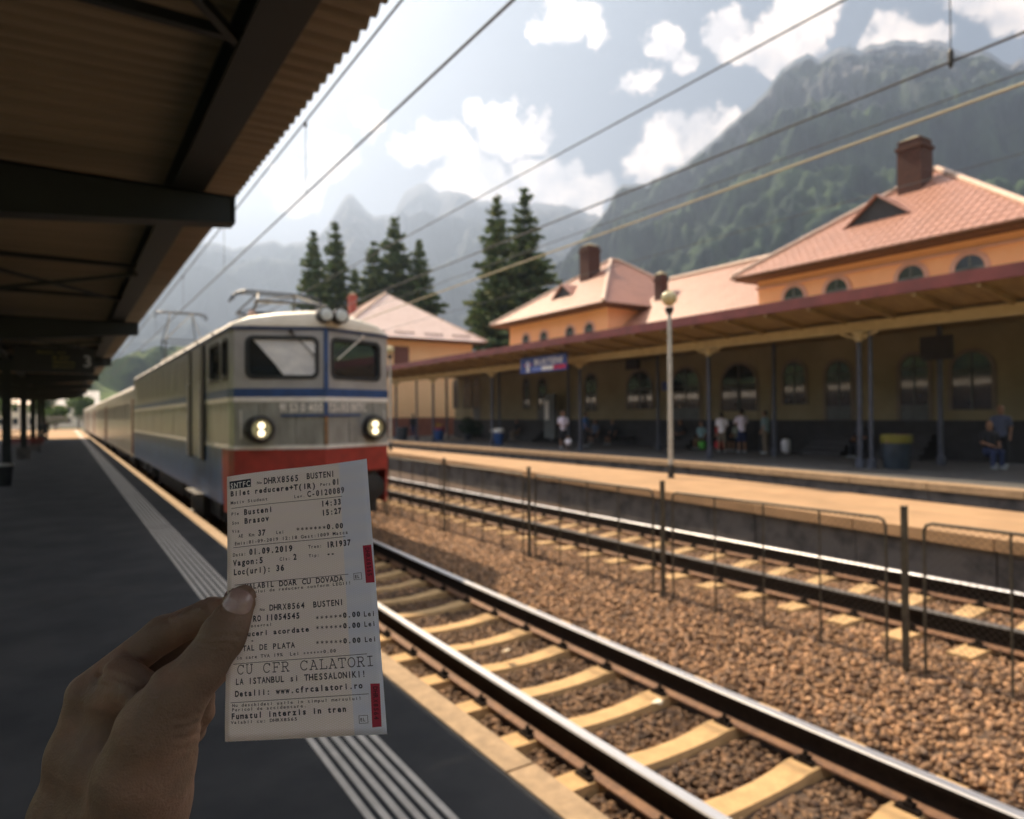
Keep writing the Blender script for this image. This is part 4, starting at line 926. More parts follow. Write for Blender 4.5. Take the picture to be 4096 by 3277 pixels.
# ------------------------------------------------------------------ people
skin2=mat('skin_people',(.36,.20,.13),(.30,.16,.10),6,.6)  # brown skin tone, varied at random, for the small figures
hairm=mat('dark_hair',(.02,.014,.01),None,4,.6); shoem=mat('shoe',(.3,.33,.36),None,4,.6)
def person(loc,rz,label,shirt,legs,h=1.75,seat=False,arm='down',short=True,hair=hairm,bare=True):
    k=h/1.75; t=thing('person',label,'person',loc,rz=rz); c=lambda a,b,ra,rb,kk=None:((a[0]*k,a[1]*k,a[2]*k),(b[0]*k,b[1]*k,b[2]*k),ra*k,rb*k)
    hz=.90 if not seat else .50
    if seat: LEG=[[((s_*.09,0,.50),(s_*.11,-.42,.50)),((s_*.11,-.42,.50),(s_*.12,-.40,.08))] for s_ in(-1,1)]
    else: LEG=[[((s_*.09,0,.90),(s_*.11,-.01,.50)),((s_*.11,-.01,.50),(s_*.125,.02,.07))] for s_ in(-1,1)]
    to=hz
    if arm=='down': ARM=[[((s_*.19,0,to+.52),(s_*.24,.02,to+.25)),((s_*.24,.02,to+.25),(s_*.22,-.10,to+.02))] for s_ in(-1,1)]
    elif arm=='up': ARM=[[((s_*.19,0,to+.52),(s_*.26,-.12,to+.30)),((s_*.26,-.12,to+.30),(s_*.10,-.25,to+.50))] for s_ in(-1,1)]
    else: ARM=[[((s_*.19,0,to+.52),(s_*.23,-.05,to+.26)),((s_*.23,-.05,to+.26),(s_*.10,-.32,to+.18))] for s_ in(-1,1)]
    body=[]
    for a,b in LEG: body+=[c(*a,.078,.055),c(*b,.055,.036)]
    for s_,L in zip((-1,1),LEG): e=L[1][1]; body.append(c((e[0],e[1],.05),(e[0],e[1]-.15,.035),.042,.034))
    body+=[c((0,0,to),(0,.0,to+.28),.135,.125),c((0,0,to+.28),(0,.01,to+.46),.13,.15),c((-.13,0,to+.50),(.13,0,to+.50),.075,.075),c((0,0,to+.55),(0,-.01,to+.66),.055,.052),c((0,-.02,to+.72),(0,-.005,to+.80),.078,.092),c((0,-.10,to+.735),(0,-.115,to+.72),.012,.014)]
    for a,b in ARM:
        body+=[c(*a,.05,.04),c(*b,.038,.028)]; e=b[1]; d=(Vector(b[1])-Vector(b[0])).normalized(); body.append(c(e,tuple(Vector(e)+d*.09),.034,.022))
        for q in(-.02,0,.02): body.append(c(tuple(Vector(e)+d*.07+Vector((q,0,0))),tuple(Vector(e)+d*.15+Vector((q*1.3,0,-.01))),.011,.009))
    sdmesh('body',body,.03*k,.022,skin2,t,pad=.04)
    tor=[c((0,0,to+.02),(0,.0,to+.28),.155,.145),c((0,0,to+.28),(0,.01,to+.46),.15,.168),c((-.13,0,to+.50),(.13,0,to+.50),.092,.092)]
    for a,b in ARM: m_=Vector(a[0]).lerp(Vector(a[1]),.75 if bare else 1); tor.append(c(a[0],tuple(m_),.066,.06)); 
    if not bare: tor+=[c(b[0],b[1],.052,.042) for a,b in ARM]
    sdmesh('shirt',tor,.03*k,.024,shirt,t,pad=.04)
    tr_=[c((0,0,to-.02),(0,0,to+.06),.15,.15)]
    for a,b in LEG:
        tr_.append(c(*a,.095,.08)); 
        if not short: tr_.append(c(*b,.07,.055))
    sdmesh('trousers',tr_,.03*k,.024,legs,t,pad=.04)
    sdmesh('hair',[c((0,.015,to+.80),(0,.035,to+.76),.098,.09)],.02,.02,hair,t,pad=.03)
    for L in LEG: e=L[1][1]; sdmesh('shoe',[c((e[0],e[1]+.02,.055),(e[0],e[1]-.17,.04),.055,.045)],.02,.022,shoem,t,pad=.03)
    return t
lav=mat('shirt_lavender',(.86,.78,.92),None); whs=mat('shirt_white',(.92,.88,.95),None); navy=mat('shorts_navy',(.03,.045,.12),None); teal=mat('shirt_teal',(.25,.36,.40),None); blk2=mat('cloth_black',(.02,.022,.03),None); bls=mat('shirt_blue',(.05,.13,.33),None); reds=mat('shirt_red',(.45,.03,.03),None); khaki=mat('trousers_khaki',(.2,.16,.12),None); cyan=mat('top_cyan',(.25,.42,.48),None)
person((23.6,18.6,.2),R(150),'person in lavender shirt and navy shorts, one hand raised, beside the teal shirt',lav,navy,1.78,arm='up')
person((23.8,17.6,.2),R(200),'person in a teal shirt and khaki trousers standing beside the lavender shirt',teal,khaki,1.72,short=False)
person((20.3,26.5,.2),R(-30),'person in a lavender shirt and black shorts standing near the blue name sign column',lav,blk2,1.78,arm='fold')
person((20.15,25.9,.02),R(-60),'small person in a white shirt crouching in front of the standing lavender shirt',whs,blk2,1.05,seat=True,arm='fold')
person((22.3,27.2,.2),R(40),'person in blue shirt standing right of the column by the name sign',bls,blk2,1.75,short=False,arm='down')
person((24.9,20.8,.2),R(-80),'seated person in a red shirt against the station wall',reds,blk2,1.7,seat=True,short=False)
person((24.9,21.9,.2),R(-85),'seated person in a cyan top left of the red shirt',cyan,khaki,1.6,seat=True)
person((24.9,23.2,.2),R(-80),'seated person in black beside the lamp post, bare knees forward',blk2,blk2,1.7,seat=True,arm='fold')
person((25.0,28.2,.2),R(-85),'seated person in black with pale legs on the bench below the round lamp glint',blk2,blk2,1.7,seat=True)
person((22.4,9.0,.2),R(-40),'seated person with dark hair and black shirt at the right edge of the photo',blk2,navy,1.72,seat=True,arm='fold',short=False)
person((23.3,9.05,.2),R(-70),'person with a pale shoulder strap standing at the very right edge of the photo',mat('shirt_dusk',(.10,.12,.2)),blk2,1.78,short=False)
person((24.6,19.6,.2),R(-95),'seated person in a grey-green top between the red shirt and the lavender shirt',mat('top_sage',(.30,.36,.30)),blk2,1.7,seat=True,arm='fold')
person((23.2,19.3,.2),R(120),'person in a white top standing half hidden left of the lavender shirt and navy shorts',whs,khaki,1.66,arm='fold')
person((24.95,29.6,.2),R(-85),'seated person in dusky blue against the wall, right of the name sign',mat('top_dusky',(.12,.16,.26)),blk2,1.7,seat=True)
person((24.95,37.6,.2),R(-85),'seated person in dark clothes beside the far white door',blk2,khaki,1.7,seat=True,short=False)
person((24.3,13.9,.2),R(-100),'seated person in black between the paired columns and the doorway steps',blk2,blk2,1.7,seat=True,short=False,arm='fold')
person((21.8,46.9,.2),R(180),'far person in dark clothes standing against the pale sunlit wall',blk2,navy,1.75,short=False,bare=False)
person((-1.35,66,0),R(180),'dark distant person under the near canopy between two pillars',blk2,blk2,1.75,short=False,bare=False)
for y in (21.2,27.9,): bench((25.02,y,.2),'dark bench with seated people against the station wall, '+('near the arched window' if y<25 else 'left of the lamp post'),darkst,L=2.6).rotation_euler=(0,0,R(-90))
# ------------------------------------------------------------------ conifers
def conifer(x,y,z0,H,Rm,seed,label,grp='spruces behind the station'):
    r_=np.random.default_rng(seed); t=thing('spruce_tree',label,'spruce tree',(x,y,z0),grp)
    MB().tube([(0,0,0),(0.03*H*.1,0,H*.5),(0,0,H*.985)],[H*.014,H*.009,.03],8).build('trunk',barkm,t)
    P=[];S_=[]; z=H*.10; br=MB()
    while z<H*.985:
        f=(1-z/H); rad=Rm*min(1,f**.82*1.03)*(.85+.3*r_.random()); nb=max(5,int(12*f+5)); a0=r_.random()*6.28
        for k in range(nb):
            a=a0+k*6.283/nb+r_.normal()*.18; L=rad*r_.uniform(.68,1.30)
            if r_.random()<.08: L*=.5
            droop=.02+.42*f*r_.uniform(.6,1.3); m=max(3,int(L/.15))
            u=np.linspace(.05,1,m); px=np.cos(a)*L*u; py=np.sin(a)*L*u; pz=z+ L*(.16*u-droop*u*u*1.1)+.1*L*u**4
            for i in range(m):
                w=.55*(1-u[i]*.6)*min(1.3,L*.42)+.16; q=max(5,int(13*w+3))
                o=r_.normal(size=(q,3))*np.array([w*.5,w*.5,.10]); o[:,2]-=abs(r_.normal(size=q))*.14
                P.append(np.array([px[i],py[i],pz[i]])+o); S_.append(np.full(q,.20+.20*min(1,w))*r_.uniform(.7,1.3,q))
        z+=H*.026*(.6+.9*r_.random())+.14*f
    P=np.concatenate(P);S_=np.concatenate(S_); v,f=quads(P,S_,r_,.55); raw('crown',v,f,spr,t); return t
T=[(1045,402,1,3.7,60,'left and slightly shorter of the two tall spruces between the pavilions'),(1104,390,1,4.3,61,'tallest spruce, right one of the pair behind the small pavilion'),
(660,486,2,2.7,78,'leftmost slim spruce above the locomotive roof'),(706,460,2,2.6,80,'second slim spruce from the left, above the roof lamps'),(747,558,2,1.9,78,'short spruce in the gap left of the dense pair'),(786,505,2,3.2,82,'dense spruce left of the tallest one above the tiled house'),(830,452,2,3.3,82,'tall pointed spruce directly above the peak of the tiled house'),(882,503,2,3.4,80,'spruce on the right of its group, sloping down behind the tiled roof')]
def at_s(px,py,s_):
    d=dirpx(px,py); t=s_/d.y; return d.x*t,CZ+d.z*t
for i,(px,py,g_,rm,s_,lab) in enumerate(T):
    x,z=at_s(px,py,s_); conifer(x,s_,-1,z+1.2,rm*(s_/60)*1.35,40+i,lab)
# ------------------------------------------------------------------ mountains
def mountmat(name,forest,forest2,rock,rock2,zlo,zhi,clump):
    m=bpy.data.materials.new(name); m.use_nodes=True; t=m.node_tree; P=t.nodes['Principled BSDF']; P.inputs['Roughness'].default_value=.95; P.inputs['Specular IOR Level'].default_value=.1
    ge=t.nodes.new('ShaderNodeNewGeometry')
    def noi(sc,det,st=None):
        n=t.nodes.new('ShaderNodeTexNoise'); n.inputs['Scale'].default_value=sc; n.inputs['Detail'].default_value=det; n.inputs['Roughness'].default_value=.6
        if st:
            mp=t.nodes.new('ShaderNodeMapping'); mp.inputs['Scale'].default_value=st; t.links.new(ge.outputs['Position'],mp.inputs[0]); t.links.new(mp.outputs[0],n.inputs['Vector'])
        else: t.links.new(ge.outputs['Position'],n.inputs['Vector'])
        return n.outputs[0]
    def mr(s_,a,b,c=0,d=1):
        n=t.nodes.new('ShaderNodeMapRange'); n.inputs[1].default_value=a;n.inputs[2].default_value=b;n.inputs[3].default_value=c;n.inputs[4].default_value=d; t.links.new(s_,n.inputs[0]); return n.outputs[0]
    def mx(f,a,b):
        n=t.nodes.new('ShaderNodeMix'); n.data_type='RGBA'
        for i,v in((0,f),(6,a),(7,b)):
            if isinstance(v,tuple): n.inputs[i].default_value=(*v,1)
            else: t.links.new(v,n.inputs[i])
        return n.outputs[2]
    def ma(op,a,b):
        n=t.nodes.new('ShaderNodeMath'); n.operation=op
        for i,v in enumerate((a,b)):
            if isinstance(v,(int,float)): n.inputs[i].default_value=v
            else: t.links.new(v,n.inputs[i])
        return n.outputs[0]
    fo=mx(mr(noi(clump,4),.42,.60),forest,forest2); rk=mx(mr(noi(clump*.5,6,(1,1,.35)),.4,.62),rock,rock2)
    sp=t.nodes.new('ShaderNodeSeparateXYZ'); t.links.new(ge.outputs['Position'],sp.inputs[0])
    h=mr(sp.outputs[2],zlo,zhi,-.25,.26); msk=ma('ADD',noi(clump*.16,7,(1,1,.45)),h); msk=mr(msk,.50,.62)
    t.links.new(mx(msk,fo,rk),P.inputs['Base Color'])
    v=t.nodes.new('ShaderNodeTexVoronoi'); v.inputs['Scale'].default_value=clump*2.2; t.links.new(ge.outputs['Position'],v.inputs['Vector'])
    b=t.nodes.new('ShaderNodeBump'); b.inputs['Strength'].default_value=.55; b.inputs['Distance'].default_value=7; b.invert=True; t.links.new(v.outputs[0],b.inputs['Height']); t.links.new(b.outputs[0],P.inputs['Normal'])
    return m
def massif(name,sil,d0,d1,ncol,nrow,amp,fs,m,pw=1.25,seed=0,base=-5,back=.12):
    """terrain ridge: its crest has the outline listed, real depth, ravines and a far side"""
    az=[];el=[]
    for px,py in sil:
        d=dirpx(px,py); az.append(math.atan2(d.x,d.y)); el.append(d.z/math.hypot(d.x,d.y))
    A=np.linspace(az[0],az[-1],ncol); E_=np.interp(A,az,el); V=[]
    fr=lambda p,o: mn.fractal(p,.9,2.1,o)
    for i in range(ncol):
        e=E_[i]+ .0035*fr(Vector((A[i]*60,seed,0)),4)
        dd1=d1*(1+.10*mn.noise(Vector((A[i]*5,seed,1)))); 
        for j in range(nrow+1):
            t_=j/nrow; r=d0+(dd1-d0)*t_
            z=base+(e*dd1+CZ-base)*(t_**pw)
            w=math.sin(math.pi*min(1,t_))**.6 if t_<1 else 0
            x,y=math.sin(A[i])*r,math.cos(A[i])*r; p=Vector((x/fs,y/fs,z/fs*.6+seed))
            n1=(1-abs(fr(p,6)))*2-1
            k=amp*w; r2=r-k*n1*.9; zz=z+k*.45*n1*(.4 if t_>.9 else 1)
            zz=min(zz,(CZ+e*r2)*(.985 if t_<.995 else 1)) if t_>.5 else zz
            V.append((math.sin(A[i])*r2,math.cos(A[i])*r2,zz))
        for j in range(1,9):
            t_=j/8; r=dd1*(1+back*t_); z=(CZ+e*dd1)*(1-t_)**1.2+base*t_; V.append((math.sin(A[i])*r,math.cos(A[i])*r,z+0*t_))
    nr=nrow+9; F=[(i*nr+j,(i+1)*nr+j,(i+1)*nr+j+1,i*nr+j+1) for i in range(ncol-1) for j in range(nr-1)]
    return tag(raw(name,V,F,m,None,True),kind='structure')
m1=mountmat('mountain_near',(.010,.022,.018),(.040,.068,.030),(.13,.13,.14),(.03,.045,.055),150,900,.022)
m2=mountmat('mountain_far',(.02,.03,.028),(.035,.045,.03),(.10,.10,.11),(.05,.055,.06),100,900,.012)
m3=mountmat('hill_forest',(.02,.04,.02),(.10,.14,.04),(.10,.13,.05),(.05,.08,.03),300,900,.035)
SR=[(1080,720),(1150,610),(1215,520),(1250,470),(1278,440),(1296,402),(1308,391),(1334,385),(1365,391),(1370,380),(1431,353),(1493,302),(1530,268),(1564,240),(1605,200),(1646,148),(1667,128),(1690,118),(1700,114),(1723,121),(1745,112),(1769,100),(1805,105),(1825,96),(1851,92),(1890,86),(1923,88),(1960,86),(1995,92),(2010,104),(2025,110),(2066,105),(2100,122),(2128,138),(2150,124),(2200,130),(2300,200),(2450,250),(2700,330),(3100,420)]
massif('mountain',SR,600,2250,330,150,150,330,m1,1.05,3)
SLF=[(-900,560),(-600,470),(-300,520),(0,560),(200,600),(330,570),(430,505),(470,518),(500,522),(540,512),(575,508),(600,513),(640,508),(672,492),(689,476),(705,450),(718,422),(731,406),(745,411),(757,426),(770,442),(785,454),(800,456),(830,448),(842,424),(852,406),(860,400),(869,393),(885,384),(900,388),(908,395),(923,403),(945,402),(979,406),(1004,423),(1060,425),(1138,427),(1170,431),(1210,437),(1250,452),(1300,475),(1400,520),(1600,560)]
massif('mountain',SLF,1600,3300,330,90,220,520,m2,1.2,9)
SH=[(-1500,690),(-900,640),(-400,700),(0,740),(120,770),(205,772),(260,750),(330,728),(370,735),(450,735),(560,765),(700,790),(900,800),(1100,800),(1250,740),(1400,700)]
massif('hill',SH,260,900,200,60,35,120,m3,1.0,5)
# wooded hills behind the photographer
SB=[(2700,560),(3600,700)]
def backhill():
    V=[];nc,nr_=80,14
    for i in range(nc):
        a=R(100)+R(230)*i/(nc-1)
        for j in range(nr_):
            t_=j/(nr_-1); r=350+900*t_; h=-5+(150+90*mn.noise(Vector((a*2.3,0,4))))*math.sin(math.pi*min(1,t_*1.0))**.8*(1 if t_<.999 else 0)+18*mn.fractal(Vector((math.sin(a)*r/90,math.cos(a)*r/90,1)),1,2,4)*math.sin(math.pi*t_)
            V.append((math.sin(a)*r,math.cos(a)*r,h))
    F=[(i*nr_+j,(i+1)*nr_+j,(i+1)*nr_+j+1,i*nr_+j+1) for i in range(nc-1) for j in range(nr_-1)]
    tag(raw('hill',V,F,m3,None,True),kind='structure')
backhill()
mast=thing('summit_mast','tiny lattice mast on the crest of the big mountain','mast',(0,0,0)); d=dirpx(1788,100); r=2250/math.hypot(d.x,d.y); p=d*r+Vector((0,0,CZ))
MB().bar(p+Vector((-3,0,-30)),p+Vector((0,0,16)),1.6).bar(p+Vector((3,0,-30)),p+Vector((0,0,16)),1.6).bar(p+Vector((-5,0,2)),p+Vector((5,0,2)),1.2).build('mast_frame',blk,mast)
# ------------------------------------------------------------------ meadow, houses and trees at the far left
meadow=mat('meadow_grass',(.20,.26,.05),(.30,.33,.08),.08,.95)
tag(MB().poly([(-160,30,-.42),(-7.5,30,-.42),(-7.5,260,-.42),(-160,260,-.42)]).build('meadow',meadow),kind='structure')
tag(MB().poly([(-13,30,-.40),(-7.5,30,-.40),(-7.5,260,-.40),(-13,260,-.40)]).build('path',sandm),kind='structure')
tag(MB().box(-5.7,1.9,134,136,-1,-.01).build('road',sandm),kind='structure')
def house(x,y,w,d_,h,lab,wm,rz=0,rm=None):
    t=thing('house',lab,'house',(x,y,-.4),rz=rz)
    MB().box(-w/2,w/2,-d_/2,d_/2,0,h).build('wall',wm,t)
    b=MB(); slab(b,[(-w/2-.5,-d_/2-.6,h-.2),(w/2+.5,-d_/2-.6,h-.2),(w/2+.5,0,h+w*.30),(-w/2-.5,0,h+w*.30)]); slab(b,[(-w/2-.5,d_/2+.6,h-.2),(w/2+.5,d_/2+.6,h-.2),(w/2+.5,0,h+w*.30),(-w/2-.5,0,h+w*.30)]); b.build('roof',rm or tile,t)
    b=MB(); b.prism([(-w/2+.01,-d_/2,h),(-w/2+.01,d_/2,h),(-w/2+.01,0,h+w*.28)],(w-.02,0,0)); b.build('gable',wm,t)
    for k in range(3):
        for z in ([1.0] if h<4 else [1.0,3.8]): MB().box(-w/2+w*(k+.3)/3.2,-w/2+w*(k+.65)/3.2,-d_/2-.04,-d_/2-.005,z,z+1.4).build('window',glassd,t)
house(-22,150,14,9,6,'pink house with tiled roof seen between canopy pillars at far left',mat('house_pink',(.75,.45,.36)))
house(-9.5,185,9,8,5.5,'white house behind the trees, right of the canopy pillars',mat('house_white',(.82,.76,.66)),rz=.2)
house(1,225,13,9,6,'far pale roofed shed beyond the end of the platform',bpy.data.materials['house_white'],rm=croof)
house(-55,170,15,10,6,'cream house at the extreme left beyond the meadow',bpy.data.materials['house_white'])
def broadtree(x,y,H,rad,seed,lab):
    t=thing('broadleaf_tree',lab,'tree',(x,y,-.5),'leafy trees beyond the platform end'); r_=np.random.default_rng(seed)
    MB().tube([(0,0,0),(.1,0,H*.45),(0,.1,H*.75)],[.25,.18,.05],8).build('trunk',barkm,t)
    bl=[]
    for _ in range(13): a=r_.uniform(0,6.28); q=rad*r_.uniform(.1,.75); bl.append(((math.cos(a)*q,math.sin(a)*q,H*r_.uniform(.35,.85)),(rad*.48,rad*.48,rad*.42),240))
    leafy('crown',t,broad,bl,0,.26,seed)
labs=['leafy tree at the far left edge beyond the meadow','leafy tree between the first and second visible pillars','bright green tree right of the second pillar','round tree beside the white house','tall slim tree at the end of the platform','dark tree next to the far shed','small tree just left of the last coach','leafy tree behind the pink house']
for i,(x,y,H,rr_) in enumerate([(-34,120,9,4.5),(-16,118,7,3.2),(-11.5,150,10,4),(-13,195,11,5),(-4,165,9,2.6),(2.5,190,8,3),(-1.5,150,5,2),(-27,190,12,5)]): broadtree(x,y,H,rr_,70+i,labs[i])
for i,(y,x) in enumerate([(137,-4),(137,-1)]):
    pass
ps=thing('picket_fence','pale post fence at the far end of the platform','fence',(0,0,0))
for k in range(26): MB().box(-5.5+k*.42,-5.4+k*.42,136.5,136.6,-.4,2.4).build('post',lampm,ps)
MB().box(-5.6,5.2,136.6,136.66,1.9,2.0).box(-5.6,5.2,136.6,136.66,.4,.5).build('rail',lampm,ps)
car=thing('parked_car','small dark blue parked car beyond the meadow at far left','car',(-26,128,-.4)); 
MB().prism([(-2,-.8,.3),(2,-.8,.3),(2.05,-.8,.75),(1.1,-.8,.9),(.6,-.8,1.4),(-1.0,-.8,1.4),(-1.6,-.8,.95),(-2.05,-.8,.85)],(0,1.6,0)).build('body',bluebin,car); MB().prism([(.98,-.81,.93),(.55,-.81,1.33),(-.95,-.81,1.33),(-1.45,-.81,.95)],(0,1.62,0)).build('window',glassd,car)
for x in(-1.3,1.3):
    for y in (-.75,.75): MB().lathe((x,y,.31),[(.31,-.1),(.31,.1)],14,axis='y').build('wheel',rubb,car)
# ------------------------------------------------------------------ ticket held up to the view
TXT=[('SNTFC', 1.99, 7.39, 14.83, 7.3, 3.0, 'w'),
('No', 18.72, 6.91, 21.81, 7.01, 1.49, 's'),
('DHRX8565', 22.82, 7.29, 42.86, 7.57, 3.29, 'n'),
('BUSTENI', 47.04, 7.02, 63.16, 7.3, 3.14, 'n'),
('Bilet reducere+T(IR)', 2.13, 11.76, 52.29, 12.44, 2.76, 'b'),
('Pers', 54.48, 11.71, 60.66, 11.77, 1.55, 's'),
('01', 61.46, 11.76, 65.73, 11.85, 2.88, 'b'),
('Motiv Student', 2.27, 16.4, 25.11, 16.61, 1.68, 's'),
('Leg.', 39.81, 16.93, 46.16, 16.88, 1.54, 's'),
('C-0120089', 47.13, 16.89, 68.35, 16.77, 2.98, 'n'),
('Ple', 2.59, 22.68, 7.69, 22.71, 1.66, 's'),
('Busteni', 10.49, 23.12, 27.84, 23.1, 2.89, 'b'),
('Sos', 2.95, 27.71, 7.8, 27.7, 1.64, 's'),
('Brasov', 10.75, 28.01, 25.73, 27.8, 2.86, 'b'),
('14:33', 54.49, 22.82, 66.14, 22.75, 2.83, 'b'),
('15:27', 54.67, 27.77, 66.11, 27.5, 2.8, 'b'),
('Via', 2.97, 32.19, 7.97, 32.29, 1.63, 's'),
('AE', 7.08, 35.18, 10.12, 35.23, 1.71, 's'),
('Km', 13.47, 35.21, 16.87, 35.25, 1.71, 's'),
('37', 18.79, 35.25, 23.58, 35.33, 2.91, 'b'),
('Lei', 29.27, 35.3, 33.95, 35.28, 1.69, 's'),
('*******0.00', 40.29, 34.73, 66.52, 35.35, 2.48, 'b'),
('Emis:01-09-2019 12:18 Gest:1009 Matca', 4.6, 38.99, 68.95, 38.63, 1.7, 's'),
('Data:', 3.58, 44.85, 11.89, 44.79, 1.68, 's'),
('01.09.2019', 13.42, 44.79, 38.46, 44.86, 2.86, 'b'),
('Tren:', 46.65, 44.29, 54.23, 44.29, 1.65, 's'),
('IR1937', 56.45, 44.65, 70.21, 44.55, 2.8, 'b'),
('Vagon:5', 3.6, 49.66, 21.95, 49.58, 2.84, 'b'),
('Cls:', 31.02, 49.35, 37.0, 49.32, 1.64, 's'),
('2', 38.31, 49.39, 40.52, 49.41, 2.79, 'b'),
('Tip:', 46.73, 48.78, 52.72, 48.72, 1.44, 's'),
('--', 56.43, 49.07, 60.85, 49.1, 2.77, 'b'),
('Loc(uri): 36', 3.89, 54.4, 33.69, 54.39, 2.81, 'b'),
('VALABIL DOAR CU DOVADA', 10.74, 62.17, 64.78, 62.04, 2.61, 'n'),
('tului de reducere conform LEGII!', 14.73, 64.39, 68.92, 63.96, 1.41, 's'),
('EL', 70.95, 61.37, 73.71, 61.33, 1.57, 'n'),
('No', 19.54, 73.49, 22.52, 73.44, 1.29, 's'),
('DHRX8564', 24.87, 73.62, 43.91, 73.71, 2.76, 'n'),
('BUSTENI', 47.98, 73.7, 64.31, 73.61, 2.73, 'n'),
('RO 11054545', 15.67, 78.25, 41.19, 78.4, 2.66, 'b'),
('******0.00', 48.88, 79.64, 72.89, 79.68, 2.24, 'b'),
('Lei', 74.24, 79.96, 80.67, 79.99, 2.3, 'n'),
('ntegral', 14.34, 80.98, 26.43, 80.93, 1.36, 's'),
('uceri acordate', 12.23, 85.08, 45.83, 84.9, 2.26, 'b'),
('******0.00', 48.77, 84.31, 72.53, 84.8, 2.22, 'b'),
('Lei', 74.14, 84.7, 80.58, 84.64, 2.28, 'n'),
('-', 14.29, 88.18, 16.36, 88.14, 2.24, 'b'),
('TAL DE PLATA', 9.61, 91.89, 38.19, 91.97, 2.5, 'n'),
('******0.00', 48.45, 91.24, 72.18, 91.73, 2.18, 'b'),
('Lei', 73.87, 91.71, 80.35, 91.72, 2.24, 'n'),
('in care TVA 19%  Lei ******0.00', 6.13, 95.66, 59.07, 95.4, 1.5, 's'),
('CU CFR CALATORI', 6.35, 102.46, 78.53, 102.54, 4.19, 'f'),
('LA ISTANBUL si THESSALONIKI!', 5.64, 107.18, 73.67, 107.27, 2.68, 'n'),
('Detalii: www.cfrcalatori.ro', 5.5, 112.52, 71.66, 112.11, 2.47, 'b'),
('Nu deschideti usile in timpul mersului!', 3.99, 117.1, 70.59, 117.13, 1.35, 's'),
('Pericol de accidentare.', 3.84, 119.03, 43.09, 118.97, 1.34, 's'),
('Fumatul interzis in tren', 3.5, 122.44, 62.75, 121.85, 2.42, 'b'),
('Valabil cu: DHRX8565', 3.41, 124.6, 38.29, 124.47, 1.33, 's'),
('EL', 69.13, 126.43, 71.79, 126.35, 1.43, 'n')]
RULES=[[(2.73, 18.65), (66.65, 18.61)], [(3.84, 40.17), (67.17, 39.91)], [(4.67, 59.52), (67.64, 58.95)], [(4.27, 97.66), (74.81, 97.12)], [(3.11, 115.16), (74.28, 114.79)]]
BLACKBOX=[(1.62, 3.17), (15.09, 3.28), (15.17, 7.87), (1.88, 7.69)]
RED=[[(76.4, 45.49), (81.06, 45.51), (81.44, 64.15), (76.79, 64.08)], [(75.46, 110.43), (80.24, 110.52), (79.63, 128.98), (74.9, 129.13)]]
ELBOX=[[(70.37, 58.82), (74.69, 58.73), (74.85, 62.08), (70.4, 62.15)], [(68.48, 123.89), (73.04, 123.81), (73.1, 127.28), (68.47, 127.32)]]
BAND=[[(65.33, 0.33), (66.56, 77.41)], [(66.74, 74.48), (64.92, 131.6)]]
TC=[np.array(p) for p in ((-0.15602,-0.03681,0.37379),(-0.07626,-0.02581,0.35825),(-0.05648,-0.14678,0.30869),(-0.13623,-0.15779,0.32423))]
TW,TH_=82.0,132.2; TE1=TC[1]-TC[0]; TE2=TC[3]-TC[0]; TN=np.cross(TE1,TE2); TN/=np.linalg.norm(TN); TN=TN if TN[2]<0 else -TN   # towards the eye
def tick(a,b,o=0.0):
    u,v=a/TW,b/TH_
    bend=.0030*math.sin(math.pi*min(1,max(0,v)))*(1-u)+.0012*math.sin(2*math.pi*u)
    p=TC[0]+TE1*u+TE2*v+TN*(bend*.8+o)+TE1/np.linalg.norm(TE1)*(.0022*math.sin(math.pi*min(1,max(0,v*1.05)))*(1-u)**2)
    return camp(*p)
paper=bpy.data.materials.new('ticket_paper'); paper.use_nodes=True; t=paper.node_tree; P=t.nodes['Principled BSDF']; P.inputs['Roughness'].default_value=.6
uv=t.nodes.new('ShaderNodeUVMap'); uv.uv_map='UVMap'
def wv(rot,sc,dist,dsc=9):
    mp=t.nodes.new('ShaderNodeMapping'); mp.inputs['Rotation'].default_value=(0,0,rot); t.links.new(uv.outputs[0],mp.inputs[0])
    w=t.nodes.new('ShaderNodeTexWave'); w.inputs['Scale'].default_value=sc; w.inputs['Distortion'].default_value=dist; w.inputs['Detail'].default_value=1; w.inputs['Detail Scale'].default_value=dsc; t.links.new(mp.outputs[0],w.inputs['Vector']); return w.outputs['Fac']
def tmath(op,a,b,c=False):
    n=t.nodes.new('ShaderNodeMath'); n.operation=op; n.use_clamp=c
    for i,v in enumerate((a,b)):
        if isinstance(v,(int,float)): n.inputs[i].default_value=v
        else: t.links.new(v,n.inputs[i])
    return n.outputs[0]
def tmix(f,a,b):
    n=t.nodes.new('ShaderNodeMix'); n.data_type='RGBA'
    for i,v in((0,f),(6,a),(7,b)):
        if isinstance(v,tuple): n.inputs[i].default_value=(*v,1)
        elif isinstance(v,(int,float)): n.inputs[i].default_value=v
        else: t.links.new(v,n.inputs[i])
    return n.outputs[2]
g1=tmath('GREATER_THAN',wv(1.15,.34,1.5),.72); g2_=tmath('GREATER_THAN',wv(-1.15,.34,1.5),.72); gg=tmath('MAXIMUM',g1,g2_)
sx=t.nodes.new('ShaderNodeSeparateXYZ'); t.links.new(uv.outputs[0],sx.inputs[0])
lavb=tmath('GREATER_THAN',sx.outputs[0],65.8)
hb=t.nodes.new('ShaderNodeTexWave'); hb.bands_direction='Y'; hb.inputs['Scale'].default_value=.035; hb.inputs['Distortion'].default_value=0; t.links.new(uv.outputs[0],hb.inputs['Vector'])
hbm=tmath('MULTIPLY',hb.outputs['Fac'],.6)
basec=tmix(lavb,tmix(hbm,(.97,.94,.96),(.95,.91,.97)),tmix(hbm,(.86,.88,.97),(.78,.82,.96)))
linec=tmix(lavb,(.66,.64,.46),(.68,.74,.70))
